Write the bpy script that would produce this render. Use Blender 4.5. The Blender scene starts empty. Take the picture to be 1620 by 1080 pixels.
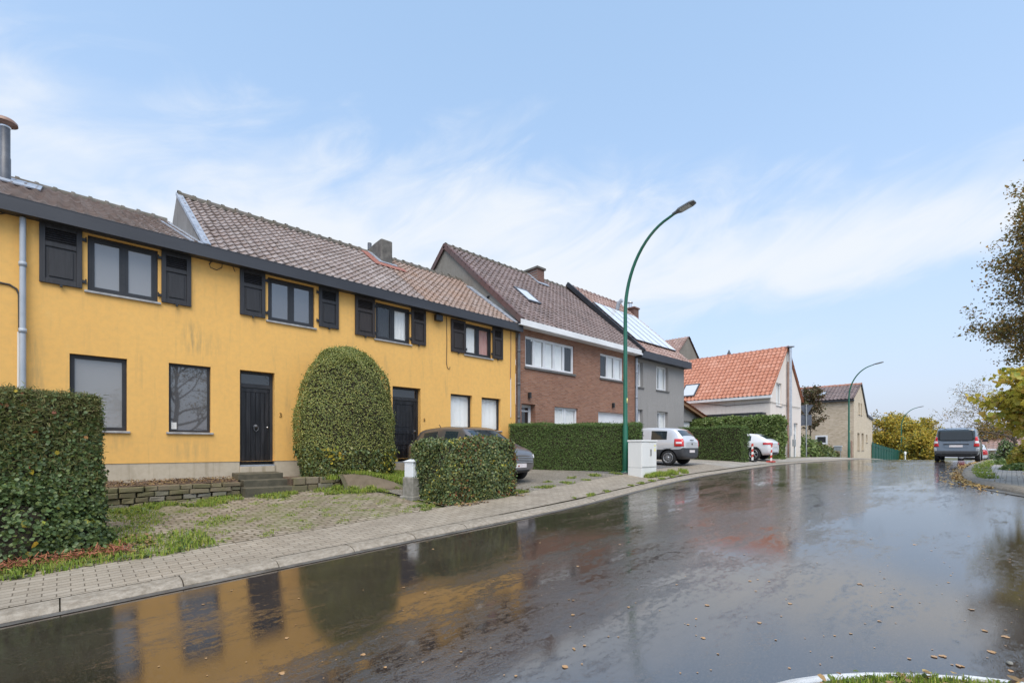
import bpy, bmesh, math, random
import numpy as np
from mathutils import Vector, Matrix
random.seed(7); rng = np.random.default_rng(7)
SC = bpy.context.scene; COL = SC.collection
# ------------------------------------------------------------------ camera, sky, sun, exposure
EYE, FPX, HOR = 1.6, 750.0, 708.0
TH = math.atan2(790.0, FPX); CT, ST = math.cos(TH), math.sin(TH)
cd = bpy.data.cameras.new('camera'); cam = bpy.data.objects.new('camera', cd); COL.objects.link(cam)
cam.location = (0, 0, EYE); cam.rotation_euler = (math.pi/2, 0, TH - math.pi/2)
cd.sensor_width = 36; cd.lens = 36*FPX/1620; cd.shift_y = (HOR-540)/1620
cd.clip_start = 0.05; cd.clip_end = 3000
SC.camera = cam
SC.view_settings.view_transform = 'Standard'; SC.view_settings.look = 'None'
SC.view_settings.exposure = 1.14; SC.view_settings.gamma = 1.0
SUN_EL, SUN_AZ = math.radians(56), math.radians(231)       # azimuth counter-clockwise from +X: behind the photographer
sd = bpy.data.lights.new('sun', 'SUN'); so = bpy.data.objects.new('sun', sd); COL.objects.link(so)
sd.energy = 1.45; sd.angle = math.radians(50); sd.color = (1.0, 0.93, 0.81)
sv = Vector((math.cos(SUN_EL)*math.cos(SUN_AZ), math.cos(SUN_EL)*math.sin(SUN_AZ), math.sin(SUN_EL)))
so.rotation_euler = sv.to_track_quat('Z', 'Y').to_euler()

def nd(t, typ, ins=None, **props):
    n = t.nodes.new(typ)
    for k, v in props.items(): setattr(n, k, v)
    for k, v in (ins or {}).items():
        s = n.inputs[k]
        if isinstance(v, bpy.types.NodeSocket): t.links.new(v, s)
        else: s.default_value = v
    return n
def c4(c): return (c[0], c[1], c[2], 1.0)
def mth(t, op, a, b=0.0, c=0.0, clamp=False):
    n = nd(t, 'ShaderNodeMath', {0: a, 1: b, 2: c}, operation=op); n.use_clamp = clamp
    return n.outputs[0]
def mixc(t, f, a, b, mode='MIX'):
    n = nd(t, 'ShaderNodeMix', data_type='RGBA', blend_type=mode)
    for i, v in ((0, f), (6, a), (7, b)):
        if isinstance(v, bpy.types.NodeSocket): t.links.new(v, n.inputs[i])
        elif i == 0: n.inputs[0].default_value = v
        else: n.inputs[i].default_value = c4(v)
    return n.outputs[2]
def ramp(t, f, stops, interp='LINEAR'):
    n = nd(t, 'ShaderNodeValToRGB', {0: f}); r = n.color_ramp; r.interpolation = interp
    while len(r.elements) < len(stops): r.elements.new(0.5)
    for e, (p, c) in zip(r.elements, stops):
        e.position = p; e.color = c4(c) if hasattr(c, '__len__') else (c, c, c, 1)
    return n.outputs[0]
def noise(t, vec, scale, detail=4, rough=0.55, dist=0.0):
    return nd(t, 'ShaderNodeTexNoise', {'Vector': vec, 'Scale': scale, 'Detail': detail, 'Roughness': rough, 'Distortion': dist}).outputs[0]
def smooth(t, v, a, b):
    n = nd(t, 'ShaderNodeMapRange', {0: v, 1: a, 2: b, 3: 0.0, 4: 1.0}, interpolation_type='SMOOTHSTEP'); return n.outputs[0]
def scalev(t, vec, s):
    return nd(t, 'ShaderNodeVectorMath', {0: vec, 1: s}, operation='MULTIPLY').outputs[0]

W = bpy.data.worlds.new('World'); SC.world = W; W.use_nodes = True
wt = W.node_tree; wt.nodes.clear()
sky = nd(wt, 'ShaderNodeTexSky', sky_type='NISHITA', sun_disc=False, sun_elevation=SUN_EL,
         sun_rotation=math.pi/2 - SUN_AZ, air_density=1.0, dust_density=1.2, ozone_density=1.6)
gen = nd(wt, 'ShaderNodeTexCoord').outputs['Generated']
sx = nd(wt, 'ShaderNodeSeparateXYZ', {0: gen})
el = mth(wt, 'ARCSINE', sx.outputs[2]); az = mth(wt, 'ARCTAN2', sx.outputs[1], sx.outputs[0])
# cloud coordinates: azimuth and elevation in degrees, streaks slanting up to the right
eld = mth(wt, 'MULTIPLY', el, 57.2958); azd = mth(wt, 'MULTIPLY', az, 57.2958)
along = mth(wt, 'ADD', mth(wt, 'MULTIPLY', azd, 0.024), mth(wt, 'MULTIPLY', eld, 0.010))
across = mth(wt, 'ADD', mth(wt, 'MULTIPLY', eld, 0.055), mth(wt, 'MULTIPLY', azd, 0.014))
cv = nd(wt, 'ShaderNodeCombineXYZ', {0: along, 1: across, 2: 0.37}).outputs[0]
n1 = noise(wt, cv, 1.1, 5, 0.5, 0.5)
n2 = noise(wt, cv, 3.4, 7, 0.58, 1.3)
nn = mth(wt, 'ADD', mth(wt, 'MULTIPLY', n1, 0.64), mth(wt, 'MULTIPLY', n2, 0.36))
# the cloud bank thins out overhead; a clear gap lies low on the right
azm = mth(wt, 'SUBTRACT', azd, 62.0)
top = mth(wt, 'SUBTRACT', 28.5, mth(wt, 'MULTIPLY', mth(wt, 'MULTIPLY', azm, azm), 0.0022))
lift = mth(wt, 'MULTIPLY', mth(wt, 'SUBTRACT', top, eld), 0.028)
gap = mth(wt, 'MULTIPLY', smooth(wt, azd, 46, 22), mth(wt, 'MULTIPLY', smooth(wt, eld, 2, 8), smooth(wt, eld, 19, 12)))
dens = mth(wt, 'SUBTRACT', mth(wt, 'ADD', nn, lift), mth(wt, 'MULTIPLY', gap, 0.55))
cl = smooth(wt, dens, 0.39, 0.70)
skyc = nd(wt, 'ShaderNodeVectorMath', {0: sky.outputs[0], 1: (0.15, 0.15, 0.15)}, operation='MULTIPLY').outputs[0]
haze = mth(wt, 'POWER', mth(wt, 'SUBTRACT', 1.0, mth(wt, 'MAXIMUM', sx.outputs[2], 0.0)), 2.6)
veil = mixc(wt, 0.42, skyc, (0.235, 0.345, 0.445))
base = mixc(wt, mth(wt, 'MULTIPLY', haze, 0.97), veil, (0.268, 0.292, 0.362))
final = mixc(wt, mth(wt, 'MULTIPLY', mth(wt, 'MULTIPLY', cl, 0.95), smooth(wt, eld, 4, 17)), base, (0.402, 0.424, 0.452))
bg = nd(wt, 'ShaderNodeBackground', {'Color': final, 'Strength': 1.0})
nd(wt, 'ShaderNodeOutputWorld', {0: bg.outputs[0]})

# ------------------------------------------------------------------ picture geometry and terrain
def ray(px, py):
    u = (px-810)/FPX
    return Vector((CT+u*ST, ST-u*CT, (HOR-py)/FPX))
def onY(px, py, Y):
    r = ray(px, py); t = Y/r.y; return Vector((r.x*t, Y, EYE+r.z*t))
def onX(px, py, X):
    r = ray(px, py); t = X/r.x; return Vector((X, r.y*t, EYE+r.z*t))
def at(px, py, Z):
    r = ray(px, py); return Vector((r.x*Z, r.y*Z, EYE+r.z*Z))
RX = [-60,-30,-5,0,6.5,12.5,15,22,26,30.5,36,40,46,60,90,130,300,900]
RZ = [-2.2,-1.1,-.2,0,.28,.45,.55,.65,.72,.78,.82,.82,.70,.12,-1.1,-2.6,-6,-12]
_xs = np.linspace(-60, 900, 9601); _z = np.interp(_xs, RX, RZ)
_k = np.hanning(61); _k /= _k.sum(); _z = np.convolve(np.pad(_z, 30, mode='edge'), _k, 'valid')
def road(X): return float(np.interp(X, _xs, _z))
KX = [-60,0,6.5,9,12.5,17,22,26,30.5,36,60,140]
KY = [5.9,6.35,6.35,6.6,7.2,7.7,8.1,8.2,7.9,7.3,7.0,7.2]
_kx = np.linspace(-60, 140, 2001); _ky = np.interp(_kx, KX, KY)
_k2 = np.hanning(41); _k2 /= _k2.sum(); _ky = np.convolve(np.pad(_ky, 20, mode='edge'), _k2, 'valid')
def kl(X): return float(np.interp(X, _kx, _ky))
PW = 1.45
def G(X, Y):                                              # walking surface left of the kerb
    k = kl(X); r1 = float(np.interp(X, [-5,3,10,20,32,50], [.05,.05,.13,.13,.06,.0])); r2 = float(np.interp(X, [0,4,11,40,60], [.06,.06,.045,.02,.0]))
    d = max(0, Y-k)
    return road(X)+.065+r1*min(d, PW)+r2*min(max(0, d-PW), 5.0)
def surf(X, Y): return G(X, Y) if Y > kl(X) else road(X)
def gnd(px, py):
    r = ray(px, py); t0 = 1.0; p = None
    for i in range(1, 6000):
        t = 1.0+i*.02; q = Vector((0, 0, EYE))+r*t
        if q.z <= surf(q.x, q.y): return Vector((q.x, q.y, surf(q.x, q.y)))
    raise ValueError((px, py))

# ------------------------------------------------------------------ mesh helpers
ORG = {}
def wloc(o):
    v = Vector(ORG[o.name]) if o.name in ORG else Vector(o.location)
    return v
def tag(o, label=None, cat=None, group=None, kind=None):
    if label: o['label'] = label
    if cat: o['category'] = cat
    if group: o['group'] = group
    if kind: o['kind'] = kind
    return o
def thing(name, label, cat, loc, group=None, rz=0.0):
    o = bpy.data.objects.new(name, None); COL.objects.link(o); o.location = loc; o.rotation_euler = (0, 0, rz)
    o.empty_display_size = .2
    ORG[o.name] = tuple(loc); return tag(o, label, cat, group)
class MB:
    """collects shapes in world coordinates (or local ones for things that are turned)"""
    def __init__(s): s.v = []; s.f = []; s.m = []; s.sm = []
    def add(s, vs, fs, m=0, smooth=False):
        b = len(s.v); s.v += [tuple(v) for v in vs]
        for f in fs: s.f.append(tuple(b+i for i in f)); s.m.append(m); s.sm.append(smooth)
        return s
    def box(s, a, b, m=0, mp=None):
        x0, y0, z0 = (min(a[i], b[i]) for i in range(3)); x1, y1, z1 = (max(a[i], b[i]) for i in range(3))
        vs = [(x0,y0,z0),(x1,y0,z0),(x1,y1,z0),(x0,y1,z0),(x0,y0,z1),(x1,y0,z1),(x1,y1,z1),(x0,y1,z1)]
        if mp: vs = [mp(*v) for v in vs]
        return s.add(vs, [(0,3,2,1),(4,5,6,7),(0,1,5,4),(1,2,6,5),(2,3,7,6),(3,0,4,7)], m)
    def obox(s, c, ex, ey, ez, m=0):
        c, ex, ey, ez = Vector(c), Vector(ex), Vector(ey), Vector(ez)
        vs = [c+ex*i+ey*j+ez*k for k in (-1,1) for j in (-1,1) for i in (-1,1)]
        return s.add(vs, [(0,2,3,1),(4,5,7,6),(0,1,5,4),(1,3,7,5),(3,2,6,7),(2,0,4,6)], m)
    def prism(s, pts, off, m=0):
        n = len(pts); pts = [Vector(p) for p in pts]; off = Vector(off)
        vs = pts+[p+off for p in pts]
        return s.add(vs, [tuple(range(n))[::-1], tuple(range(n, 2*n))]+[(i, (i+1) % n, n+(i+1) % n, n+i) for i in range(n)], m)
    def tube(s, pts, rad, n=8, m=0, cap=True):
        pts = [Vector(p) for p in pts]; rad = rad if hasattr(rad, '__len__') else [rad]*len(pts)
        vs = []; up = None
        for i, p in enumerate(pts):
            d = (pts[min(i+1, len(pts)-1)]-pts[max(i-1, 0)]).normalized()
            if up is None: up = Vector((1,0,0)) if abs(d.x) < .8 else Vector((0,1,0))
            a = (up-d*up.dot(d)).normalized(); b = d.cross(a); up = a
            for k in range(n):
                w = 2*math.pi*k/n; vs.append(p+(a*math.cos(w)+b*math.sin(w))*rad[i])
        fs = [(i*n+k, i*n+(k+1) % n, (i+1)*n+(k+1) % n, (i+1)*n+k) for i in range(len(pts)-1) for k in range(n)]
        s.add(vs, fs, m, True)
        if cap:
            L = (len(pts)-1)*n; s.add(vs[:n], [tuple(range(n))[::-1]], m); s.add(vs[L:], [tuple(range(n))], m)
        return s
    def lathe(s, c, axis, prof, n=24, m=0):
        c, ax = Vector(c), Vector(axis).normalized(); a = ax.orthogonal().normalized(); b = ax.cross(a); vs = []
        for h, r in prof:
            for k in range(n):
                w = 2*math.pi*k/n; vs.append(c+ax*h+(a*math.cos(w)+b*math.sin(w))*r)
        return s.add(vs, [(i*n+k, i*n+(k+1) % n, (i+1)*n+(k+1) % n, (i+1)*n+k) for i in range(len(prof)-1) for k in range(n)], m, True)
    def build(s, name, mats, parent=None, bevel=0.0, local=False, fix=True):
        mats = mats if isinstance(mats, (list, tuple)) else [mats]
        v = np.array(s.v, dtype=float)
        if local: o3 = np.zeros(3)
        elif parent is not None: o3 = np.array(wloc(parent))
        else: o3 = np.array([(v[:,0].min()+v[:,0].max())/2, (v[:,1].min()+v[:,1].max())/2, v[:,2].min()])
        me = bpy.data.meshes.new(name); me.from_pydata((v-o3).tolist(), [], s.f)
        for m in mats: me.materials.append(m)
        me.polygons.foreach_set('material_index', s.m); me.polygons.foreach_set('use_smooth', s.sm)
        if fix:
            bm = bmesh.new(); bm.from_mesh(me); bmesh.ops.recalc_face_normals(bm, faces=bm.faces); bm.to_mesh(me); bm.free()
        o = bpy.data.objects.new(name, me); COL.objects.link(o)
        if parent is not None: o.parent = parent; ORG[o.name] = tuple(o3) if not local else (0, 0, 0)
        elif not local: o.location = tuple(o3); ORG[o.name] = tuple(o3)
        if bevel:
            b = o.modifiers.new('bevel', 'BEVEL'); b.width = bevel; b.segments = 2; b.limit_method = 'ANGLE'
        return o
def np_mesh(name, V, F, mats, midx=None, parent=None, smooth=False):
    """V (n,3), F (m,k) equal-sided faces; one object"""
    V = np.asarray(V, dtype=np.float32); F = np.asarray(F, dtype=np.int32)
    if parent is not None: o3 = np.array(wloc(parent), dtype=np.float32)
    else: o3 = np.array([(V[:,0].min()+V[:,0].max())/2, (V[:,1].min()+V[:,1].max())/2, V[:,2].min()], dtype=np.float32)
    me = bpy.data.meshes.new(name); me.vertices.add(len(V)); me.vertices.foreach_set('co', (V-o3).ravel())
    m, k = F.shape; me.loops.add(m*k); me.loops.foreach_set('vertex_index', F.ravel())
    me.polygons.add(m); me.polygons.foreach_set('loop_start', np.arange(m, dtype=np.int32)*k)
    if midx is not None: me.polygons.foreach_set('material_index', np.asarray(midx, dtype=np.int32))
    me.polygons.foreach_set('use_smooth', np.full(m, smooth))
    for q in (mats if isinstance(mats, (list, tuple)) else [mats]): me.materials.append(q)
    me.update(calc_edges=True); me.validate()
    o = bpy.data.objects.new(name, me); COL.objects.link(o)
    if parent is not None: o.parent = parent
    else: o.location = [float(x) for x in o3]
    ORG[o.name] = tuple(float(x) for x in o3)
    return o
def copy_tree(o, parent=None):
    c = o.copy(); COL.objects.link(c); c.parent = parent
    for ch in [x for x in bpy.data.objects if x.parent == o]: copy_tree(ch, c)
    return c

# ------------------------------------------------------------------ materials
def newmat(name):
    m = bpy.data.materials.new(name); m.use_nodes = True; t = m.node_tree; t.nodes.clear()
    p = nd(t, 'ShaderNodeBsdfPrincipled'); o = nd(t, 'ShaderNodeOutputMaterial', {0: p.outputs[0]})
    return m, t, p, o
def L(t, a, b): t.links.new(a, b)
def objc(t): return nd(t, 'ShaderNodeTexCoord').outputs['Object']
def bumpn(t, p, h, strength, dist=.01):
    b = nd(t, 'ShaderNodeBump', {'Height': h, 'Strength': strength, 'Distance': dist}); L(t, b.outputs[0], p.inputs['Normal'])
def pm(name, c1, c2=None, scale=4.0, rough=.7, metal=0.0, bump=0.0, bscale=60, spec=.5, stretch=(1,1,1), r2=None, lo=.35, hi=.65, coat=0.0, bdist=.01):
    m, t, p, o = newmat(name)
    p.inputs['Roughness'].default_value = rough; p.inputs['Metallic'].default_value = metal
    p.inputs['Specular IOR Level'].default_value = spec; p.inputs['Coat Weight'].default_value = coat
    p.inputs['Coat Roughness'].default_value = .05
    if c2 is None and not bump: p.inputs['Base Color'].default_value = c4(c1); return m
    v = scalev(t, objc(t), stretch)
    if c2 is not None:
        n = noise(t, v, scale, 5, .6)
        L(t, ramp(t, n, [(lo, c1), (hi, c2)]), p.inputs['Base Color'])
        if r2 is not None: L(t, ramp(t, n, [(lo, rough), (hi, r2)]), p.inputs['Roughness'])
    else: p.inputs['Base Color'].default_value = c4(c1)
    if bump: bumpn(t, p, noise(t, v, bscale, 3, .6), bump, bdist)
    return m
def render_mat(name, c, dirt, ca, amount=.5, streak=True, spots=()):
    """painted render: mottled tint, rain streaks and grime"""
    m, t, p, o = newmat(name); v = objc(t)
    n1 = noise(t, v, .7, 5, .6); n2 = noise(t, scalev(t, v, (3.0, 3.0, .35)), 1.6, 5, .65); n3 = noise(t, v, 9, 4, .6)
    col = mixc(t, ramp(t, n1, [(.3, 0.0), (.7, 1.0)]), c, ca)
    col = mixc(t, mth(t, 'MULTIPLY', ramp(t, n3, [(.4, 0.0), (.75, 1.0)]), .22), col, dirt)
    if streak: col = mixc(t, mth(t, 'MULTIPLY', mth(t, 'MULTIPLY', ramp(t, n2, [(.54, 0.0), (.74, 1.0)]), ramp(t, n1, [(.42, 0.0), (.6, 1.0)])), amount), col, dirt)
    n4 = noise(t, scalev(t, v, (1, 1, .55)), 3.3, 6, .68); col = mixc(t, mth(t, 'MULTIPLY', ramp(t, n4, [(.60, 0.0), (.70, 1.0)]), .30), col, tuple(min(.85, x*1.06+.05) for x in c))
    n5 = noise(t, scalev(t, v, (9, 9, .5)), 1.0, 4, .6); col = mixc(t, mth(t, 'MULTIPLY', mth(t, 'MULTIPLY', ramp(t, n5, [(.56, 0.0), (.72, 1.0)]), ramp(t, n2, [(.44, 0.0), (.6, 1.0)])), amount*.75), col, dirt)
    if spots:                                                            # old water stains: x, z, half width, half height, strength
        ps = nd(t, 'ShaderNodeSeparateXYZ', {0: nd(t, 'ShaderNodeNewGeometry').outputs['Position']})
        dr = ramp(t, noise(t, scalev(t, v, (7, 7, .9)), 1.6, 5, .65), [(.40, 0.0), (.64, 1.0)])
        for (sx_, sz_, hw, hh, am) in spots:
            dx_ = mth(t, 'DIVIDE', mth(t, 'SUBTRACT', ps.outputs[0], sx_), hw); dz_ = mth(t, 'DIVIDE', mth(t, 'SUBTRACT', ps.outputs[2], sz_), hh)
            rr = mth(t, 'SQRT', mth(t, 'ADD', mth(t, 'MULTIPLY', dx_, dx_), mth(t, 'MULTIPLY', dz_, dz_))); col = mixc(t, mth(t, 'MULTIPLY', mth(t, 'MULTIPLY', smooth(t, rr, 1.0, .25), dr), am), col, dirt)
    L(t, col, p.inputs['Base Color']); p.inputs['Roughness'].default_value = .9; p.inputs['Specular IOR Level'].default_value = .25
    bumpn(t, p, noise(t, v, 130, 3, .7), .35, .006)
    return m
def brick_mat(name, cols, mortar, bw, bh, axis='XZ', ms=.012, mortar2=None):
    """bricks: each brick its own shade through a ramp"""
    m, t, p, o = newmat(name); v = objc(t); s = nd(t, 'ShaderNodeSeparateXYZ', {0: v})
    a, b = {'XZ': (0, 2), 'YZ': (1, 2), 'XY': (0, 1)}[axis]
    q = nd(t, 'ShaderNodeCombineXYZ', {0: s.outputs[a], 1: s.outputs[b]}).outputs[0]
    wob = nd(t, 'ShaderNodeTexNoise', {'Vector': v, 'Scale': 7.0}); q2 = nd(t, 'ShaderNodeVectorMath', {0: scalev(t, wob.outputs[1], (.012, .012, 0)), 1: q}, operation='ADD').outputs[0]
    br = nd(t, 'ShaderNodeTexBrick', {'Vector': q2, 'Color1': (0,0,0,1), 'Color2': (1,1,1,1), 'Mortar': (.5,.5,.5,1), 'Scale': 1.0, 'Mortar Size': ms, 'Mortar Smooth': .25, 'Bias': 0.0, 'Brick Width': bw, 'Row Height': bh})
    k = len(cols); col = ramp(t, br.outputs[0], [(i/max(1, k-1), c) for i, c in enumerate(cols)])
    n = noise(t, v, 1.1, 5, .6); col = mixc(t, ramp(t, n, [(.35, 0.0), (.7, .35)]), col, tuple(x*.62 for x in cols[0]))
    n3 = noise(t, v, 28, 4, .7); col = mixc(t, ramp(t, n3, [(.4, 0.0), (.8, .4)]), col, cols[-1])
    L(t, mixc(t, br.outputs[1], col, mortar), p.inputs['Base Color']); p.inputs['Roughness'].default_value = .9
    h = mth(t, 'ADD', mth(t, 'MULTIPLY', br.outputs[1], -1.0), mth(t, 'MULTIPLY', n3, .35)); bumpn(t, p, h, .6, .008)
    return m
def island_mat(name, cols, rough=.7, noise_c=None, nscale=3.0, namt=.5, bump=.0, trans=0.0, spec=.4, jitter=.12):
    """each separate piece (tile, leaf, stone) takes its own shade from the ramp"""
    m, t, p, o = newmat(name)
    rnd = nd(t, 'ShaderNodeNewGeometry').outputs['Random Per Island']; v = objc(t)
    k = len(cols); col = ramp(t, rnd, [((i+.0)/k, c) for i, c in enumerate(cols)], 'LINEAR')
    if noise_c is not None:
        col = mixc(t, mth(t, 'MULTIPLY', ramp(t, noise(t, v, nscale, 5, .62), [(.42, 0.0), (.66, 1.0)]), namt), col, noise_c)
    L(t, col, p.inputs['Base Color']); p.inputs['Roughness'].default_value = rough; p.inputs['Specular IOR Level'].default_value = spec
    if bump: bumpn(t, p, noise(t, v, 70, 3, .7), bump, .006)
    if trans:
        tr = nd(t, 'ShaderNodeBsdfTranslucent', {'Color': col}); mx = nd(t, 'ShaderNodeMixShader', {0: trans, 1: p.outputs[0], 2: tr.outputs[0]})
        L(t, mx.outputs[0], o.inputs[0])
    return m
def glass_mat(name, tint=(.03,.035,.04), rough=.02, spec=1.0, ior=1.9):
    m, t, p, o = newmat(name); p.inputs['Base Color'].default_value = c4(tint); p.inputs['Roughness'].default_value = rough
    p.inputs['IOR'].default_value = ior; v = objc(t)
    bumpn(t, p, noise(t, v, 1.3, 1, .4), .05, .03)
    return m
def clear_glass(name):
    m, t, p, o = newmat(name); t.nodes.remove(p)
    fr = nd(t, 'ShaderNodeLayerWeight', {'Blend': .5}); tr = nd(t, 'ShaderNodeBsdfTransparent', {0: (.96,.97,.97,1)}); gl = nd(t, 'ShaderNodeBsdfGlossy', {'Roughness': .02})
    f2 = mth(t, 'ADD', mth(t, 'MULTIPLY', mth(t, 'POWER', fr.outputs[1], 4.0), .8), .07, clamp=True)
    L(t, nd(t, 'ShaderNodeMixShader', {0: f2, 1: tr.outputs[0], 2: gl.outputs[0]}).outputs[0], o.inputs[0]); return m
M = {}
M['yellow'] = render_mat('yellow_render', (.81,.475,.145), (.42,.29,.13), (.77,.445,.135), .5, spots=[(onY(x_, 0, 12.9).x, onY(x_, y_, 12.9).z, a_, b_, c_) for x_, y_, a_, b_, c_ in ((303, 535, .28, .55, .8), (330, 545, .45, .4, .5), (297, 712, .5, .32, .55), (52, 600, .25, 1.3, .6), (455, 655, .12, 1.2, .45), (706, 610, .10, .6, .5), (180, 700, .5, .25, .35))])
M['plinth'] = render_mat('plinth_cement', (.54,.47,.36), (.24,.19,.12), (.46,.40,.31), .8)
M['anthracite'] = pm('anthracite_paint', (.016,.017,.020), (.026,.027,.031), 3, .45, bump=.1, bscale=90)
M['fascia'] = pm('fascia_board', (.030,.032,.039), (.046,.049,.058), 1.2, .5, bump=.1, bscale=40, stretch=(.3,1,1))
M['shutter'] = pm('shutter_paint', (.016,.016,.018), (.028,.028,.032), 5, .55, bump=.25, bscale=45, stretch=(5,5,.35))
M['shutter_brown'] = pm('shutter_brown_paint', (.019,.015,.0145), (.038,.029,.026), 5, .6, bump=.25, bscale=45, stretch=(5,5,.35))
M['slot'] = pm('louvre_slot', (.008,.008,.009), rough=.8)
M['door'] = pm('door_wood', (.006,.006,.008), (.030,.031,.036), 2.2, .28, r2=.6, bump=.3, bscale=30, stretch=(7,7,.5), lo=.45, hi=.78)
M['sill'] = pm('blue_stone', (.26,.26,.26), (.40,.40,.39), 9, .7, bump=.3, bscale=60)
M['sill_dark'] = pm('dark_stone_sill', (.09,.09,.09), (.15,.145,.14), 9, .75, bump=.3)
M['glass'] = glass_mat('window_glass', (.235,.235,.235), ior=1.9)
M['glass_dark'] = glass_mat('dark_glass', (.018,.02,.024), ior=1.8)
M['clear'] = clear_glass('clear_glass')
M['room'] = pm('unlit_room_sheet', (.03,.03,.032), rough=.9)  # near-black sheet in place of the unlit room behind a pane
M['curtain'] = pm('white_curtain', (.88,.88,.85), (.93,.92,.90), 8, .9, bump=.5, bscale=9, stretch=(6,6,.4), bdist=.05)
M['blind'] = pm('white_blind', (.90,.91,.90), (.94,.94,.93), 3, .8)
M['pink'] = pm('pink_curtain', (.60,.30,.27), (.66,.42,.38), 6, .9, bump=.5, bscale=9, stretch=(6,6,.4), bdist=.04)
M['white'] = pm('white_upvc', (.66,.68,.70), (.74,.75,.77), 3, .4)
M['whitepaint'] = pm('white_fascia_paint', (.66,.67,.68), (.78,.79,.80), 2, .5, stretch=(.5,1,1))
M['zinc'] = pm('zinc', (.30,.33,.38), (.42,.46,.52), 4, .5, metal=.3, bump=.1)
M['lead'] = pm('lead_flashing', (.24,.27,.32), (.40,.43,.48), 6, .5, bump=.5, bscale=14, metal=.2)
M['cementgable'] = render_mat('grey_cement_gable', (.20,.19,.18), (.09,.085,.075), (.26,.25,.24), .8)
M['browngable'] = render_mat('brown_cement_gable', (.215,.195,.165), (.10,.085,.06), (.27,.25,.22), .8)
M['greyrender'] = render_mat('grey_render', (.285,.275,.265), (.19,.18,.175), (.31,.30,.29), .5)
M['cream'] = render_mat('cream_render', (.72,.64,.58), (.46,.39,.33), (.76,.70,.64), .4)
M['tiles'] = island_mat('grey_brown_tiles', [(.25,.195,.17),(.285,.228,.20),(.32,.262,.235),(.265,.20,.17),(.35,.295,.27)], .42, (.17,.14,.12), 1.3, .35, bump=.35)
M['tiles_moss'] = island_mat('ochre_brown_tiles', [(.25,.18,.145),(.28,.205,.165),(.30,.23,.195),(.27,.19,.145),(.32,.25,.215)], .5, (.30,.175,.105), 1.0, .55, bump=.35)
M['tiles_mauve'] = island_mat('mauve_brown_tiles', [(.18,.13,.115),(.205,.152,.138),(.23,.175,.16),(.19,.137,.122)], .42, (.11,.088,.08), 1.0, .5, bump=.3)
M['tiles_pink'] = island_mat('pale_red_tiles', [(.30,.20,.165),(.34,.235,.20),(.38,.27,.24),(.29,.18,.15)], .6, (.20,.15,.13), 1.2, .4, bump=.3)
M['tiles_orange'] = island_mat('orange_tiles', [(.42,.175,.108),(.465,.205,.13),(.51,.25,.17),(.435,.182,.112)], .45, (.40,.15,.08), .6, .4, bump=.25)
M['tiles_verge'] = island_mat('dark_red_verge', [(.10,.055,.048),(.13,.07,.06),(.11,.07,.062)], .6, bump=.3)
M['ridge'] = island_mat('ridge_tiles', [(.13,.115,.10),(.17,.15,.13),(.15,.125,.10),(.19,.17,.15)], .8, (.085,.085,.06), 6, .7, bump=.6)
M['redlead'] = pm('red_oxide_patch', (.25,.08,.055), (.33,.14,.10), 5, .7, bump=.3)
M['brick'] = brick_mat('red_brown_brick', [(.20,.078,.045),(.285,.12,.07),(.33,.155,.095),(.24,.105,.07),(.36,.19,.13)], (.25,.185,.14), .20, .062, 'XZ', .009)
M['brickch'] = brick_mat('chimney_brick', [(.15,.06,.045),(.21,.09,.065),(.17,.075,.055)], (.19,.16,.14), .20, .068, 'XZ', .010)
M['beigeX'] = brick_mat('beige_brick_front', [(.54,.44,.31),(.62,.52,.38),(.68,.58,.45),(.58,.48,.35)], (.58,.50,.38), .22, .06, 'XZ', .008)
M['beigeY'] = brick_mat('beige_brick_side', [(.38,.30,.21),(.52,.42,.31),(.60,.50,.38),(.46,.36,.26),(.64,.54,.43)], (.50,.42,.32), .24, .085, 'YZ', .010)
M['chimney'] = pm('sooty_cement', (.085,.08,.072), (.16,.15,.135), 5, .9, bump=.6, bscale=30)
M['steel'] = pm('stainless_steel', (.55,.55,.56), (.68,.68,.69), 5, .28, metal=.9)
M['pipe_dark'] = pm('dark_pipe', (.075,.08,.09), (.12,.125,.14), 4, .4)
M['pvc'] = pm('grey_pvc', (.34,.38,.42), (.42,.45,.49), 3, .45)
M['black'] = pm('black_plastic', (.012,.012,.013), (.022,.022,.024), 9, .45)
M['rubber'] = pm('tyre_rubber', (.011,.011,.012), (.02,.02,.021), 20, .8, bump=.2)
M['wire'] = pm('cable', (.05,.045,.04), rough=.6)
M['wirewhite'] = pm('white_conduit', (.68,.66,.62), rough=.5)
M['copper'] = pm('brown_pipe', (.24,.14,.10), (.33,.21,.16), 3, .5)
M['green'] = pm('green_lamp_paint', (.008,.10,.058), (.014,.125,.075), 2, .35, coat=.3)
M['greenfence'] = pm('green_fence_paint', (.008,.085,.062), (.014,.115,.085), 3, .5)
M['lamphead'] = pm('lamp_head', (.09,.095,.10), (.12,.125,.13), 4, .4)
M['lens'] = pm('lamp_lens', (.45,.47,.48), rough=.15)
M['concrete'] = pm('pale_concrete', (.40,.385,.35), (.52,.50,.465), 8, .85, bump=.4, bscale=90)
M['stone_old'] = pm('weathered_block', (.17,.165,.14), (.30,.285,.255), 7, .9, bump=.6, bscale=40)
M['slab'] = pm('mossy_slab', (.065,.06,.04), (.12,.105,.07), 5, .75, bump=.6, bscale=35)
M['wallstone'] = island_mat('dry_stones', [(.15,.12,.075),(.20,.165,.115),(.13,.115,.06),(.24,.225,.20),(.18,.15,.095),(.16,.135,.08)], .85, (.10,.105,.035), 3.0, .6, bump=.7)
M['tarp'] = pm('woven_tarpaulin', (.10,.075,.045), (.155,.12,.08), 2.5, .8, bump=.5, bscale=120)
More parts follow.
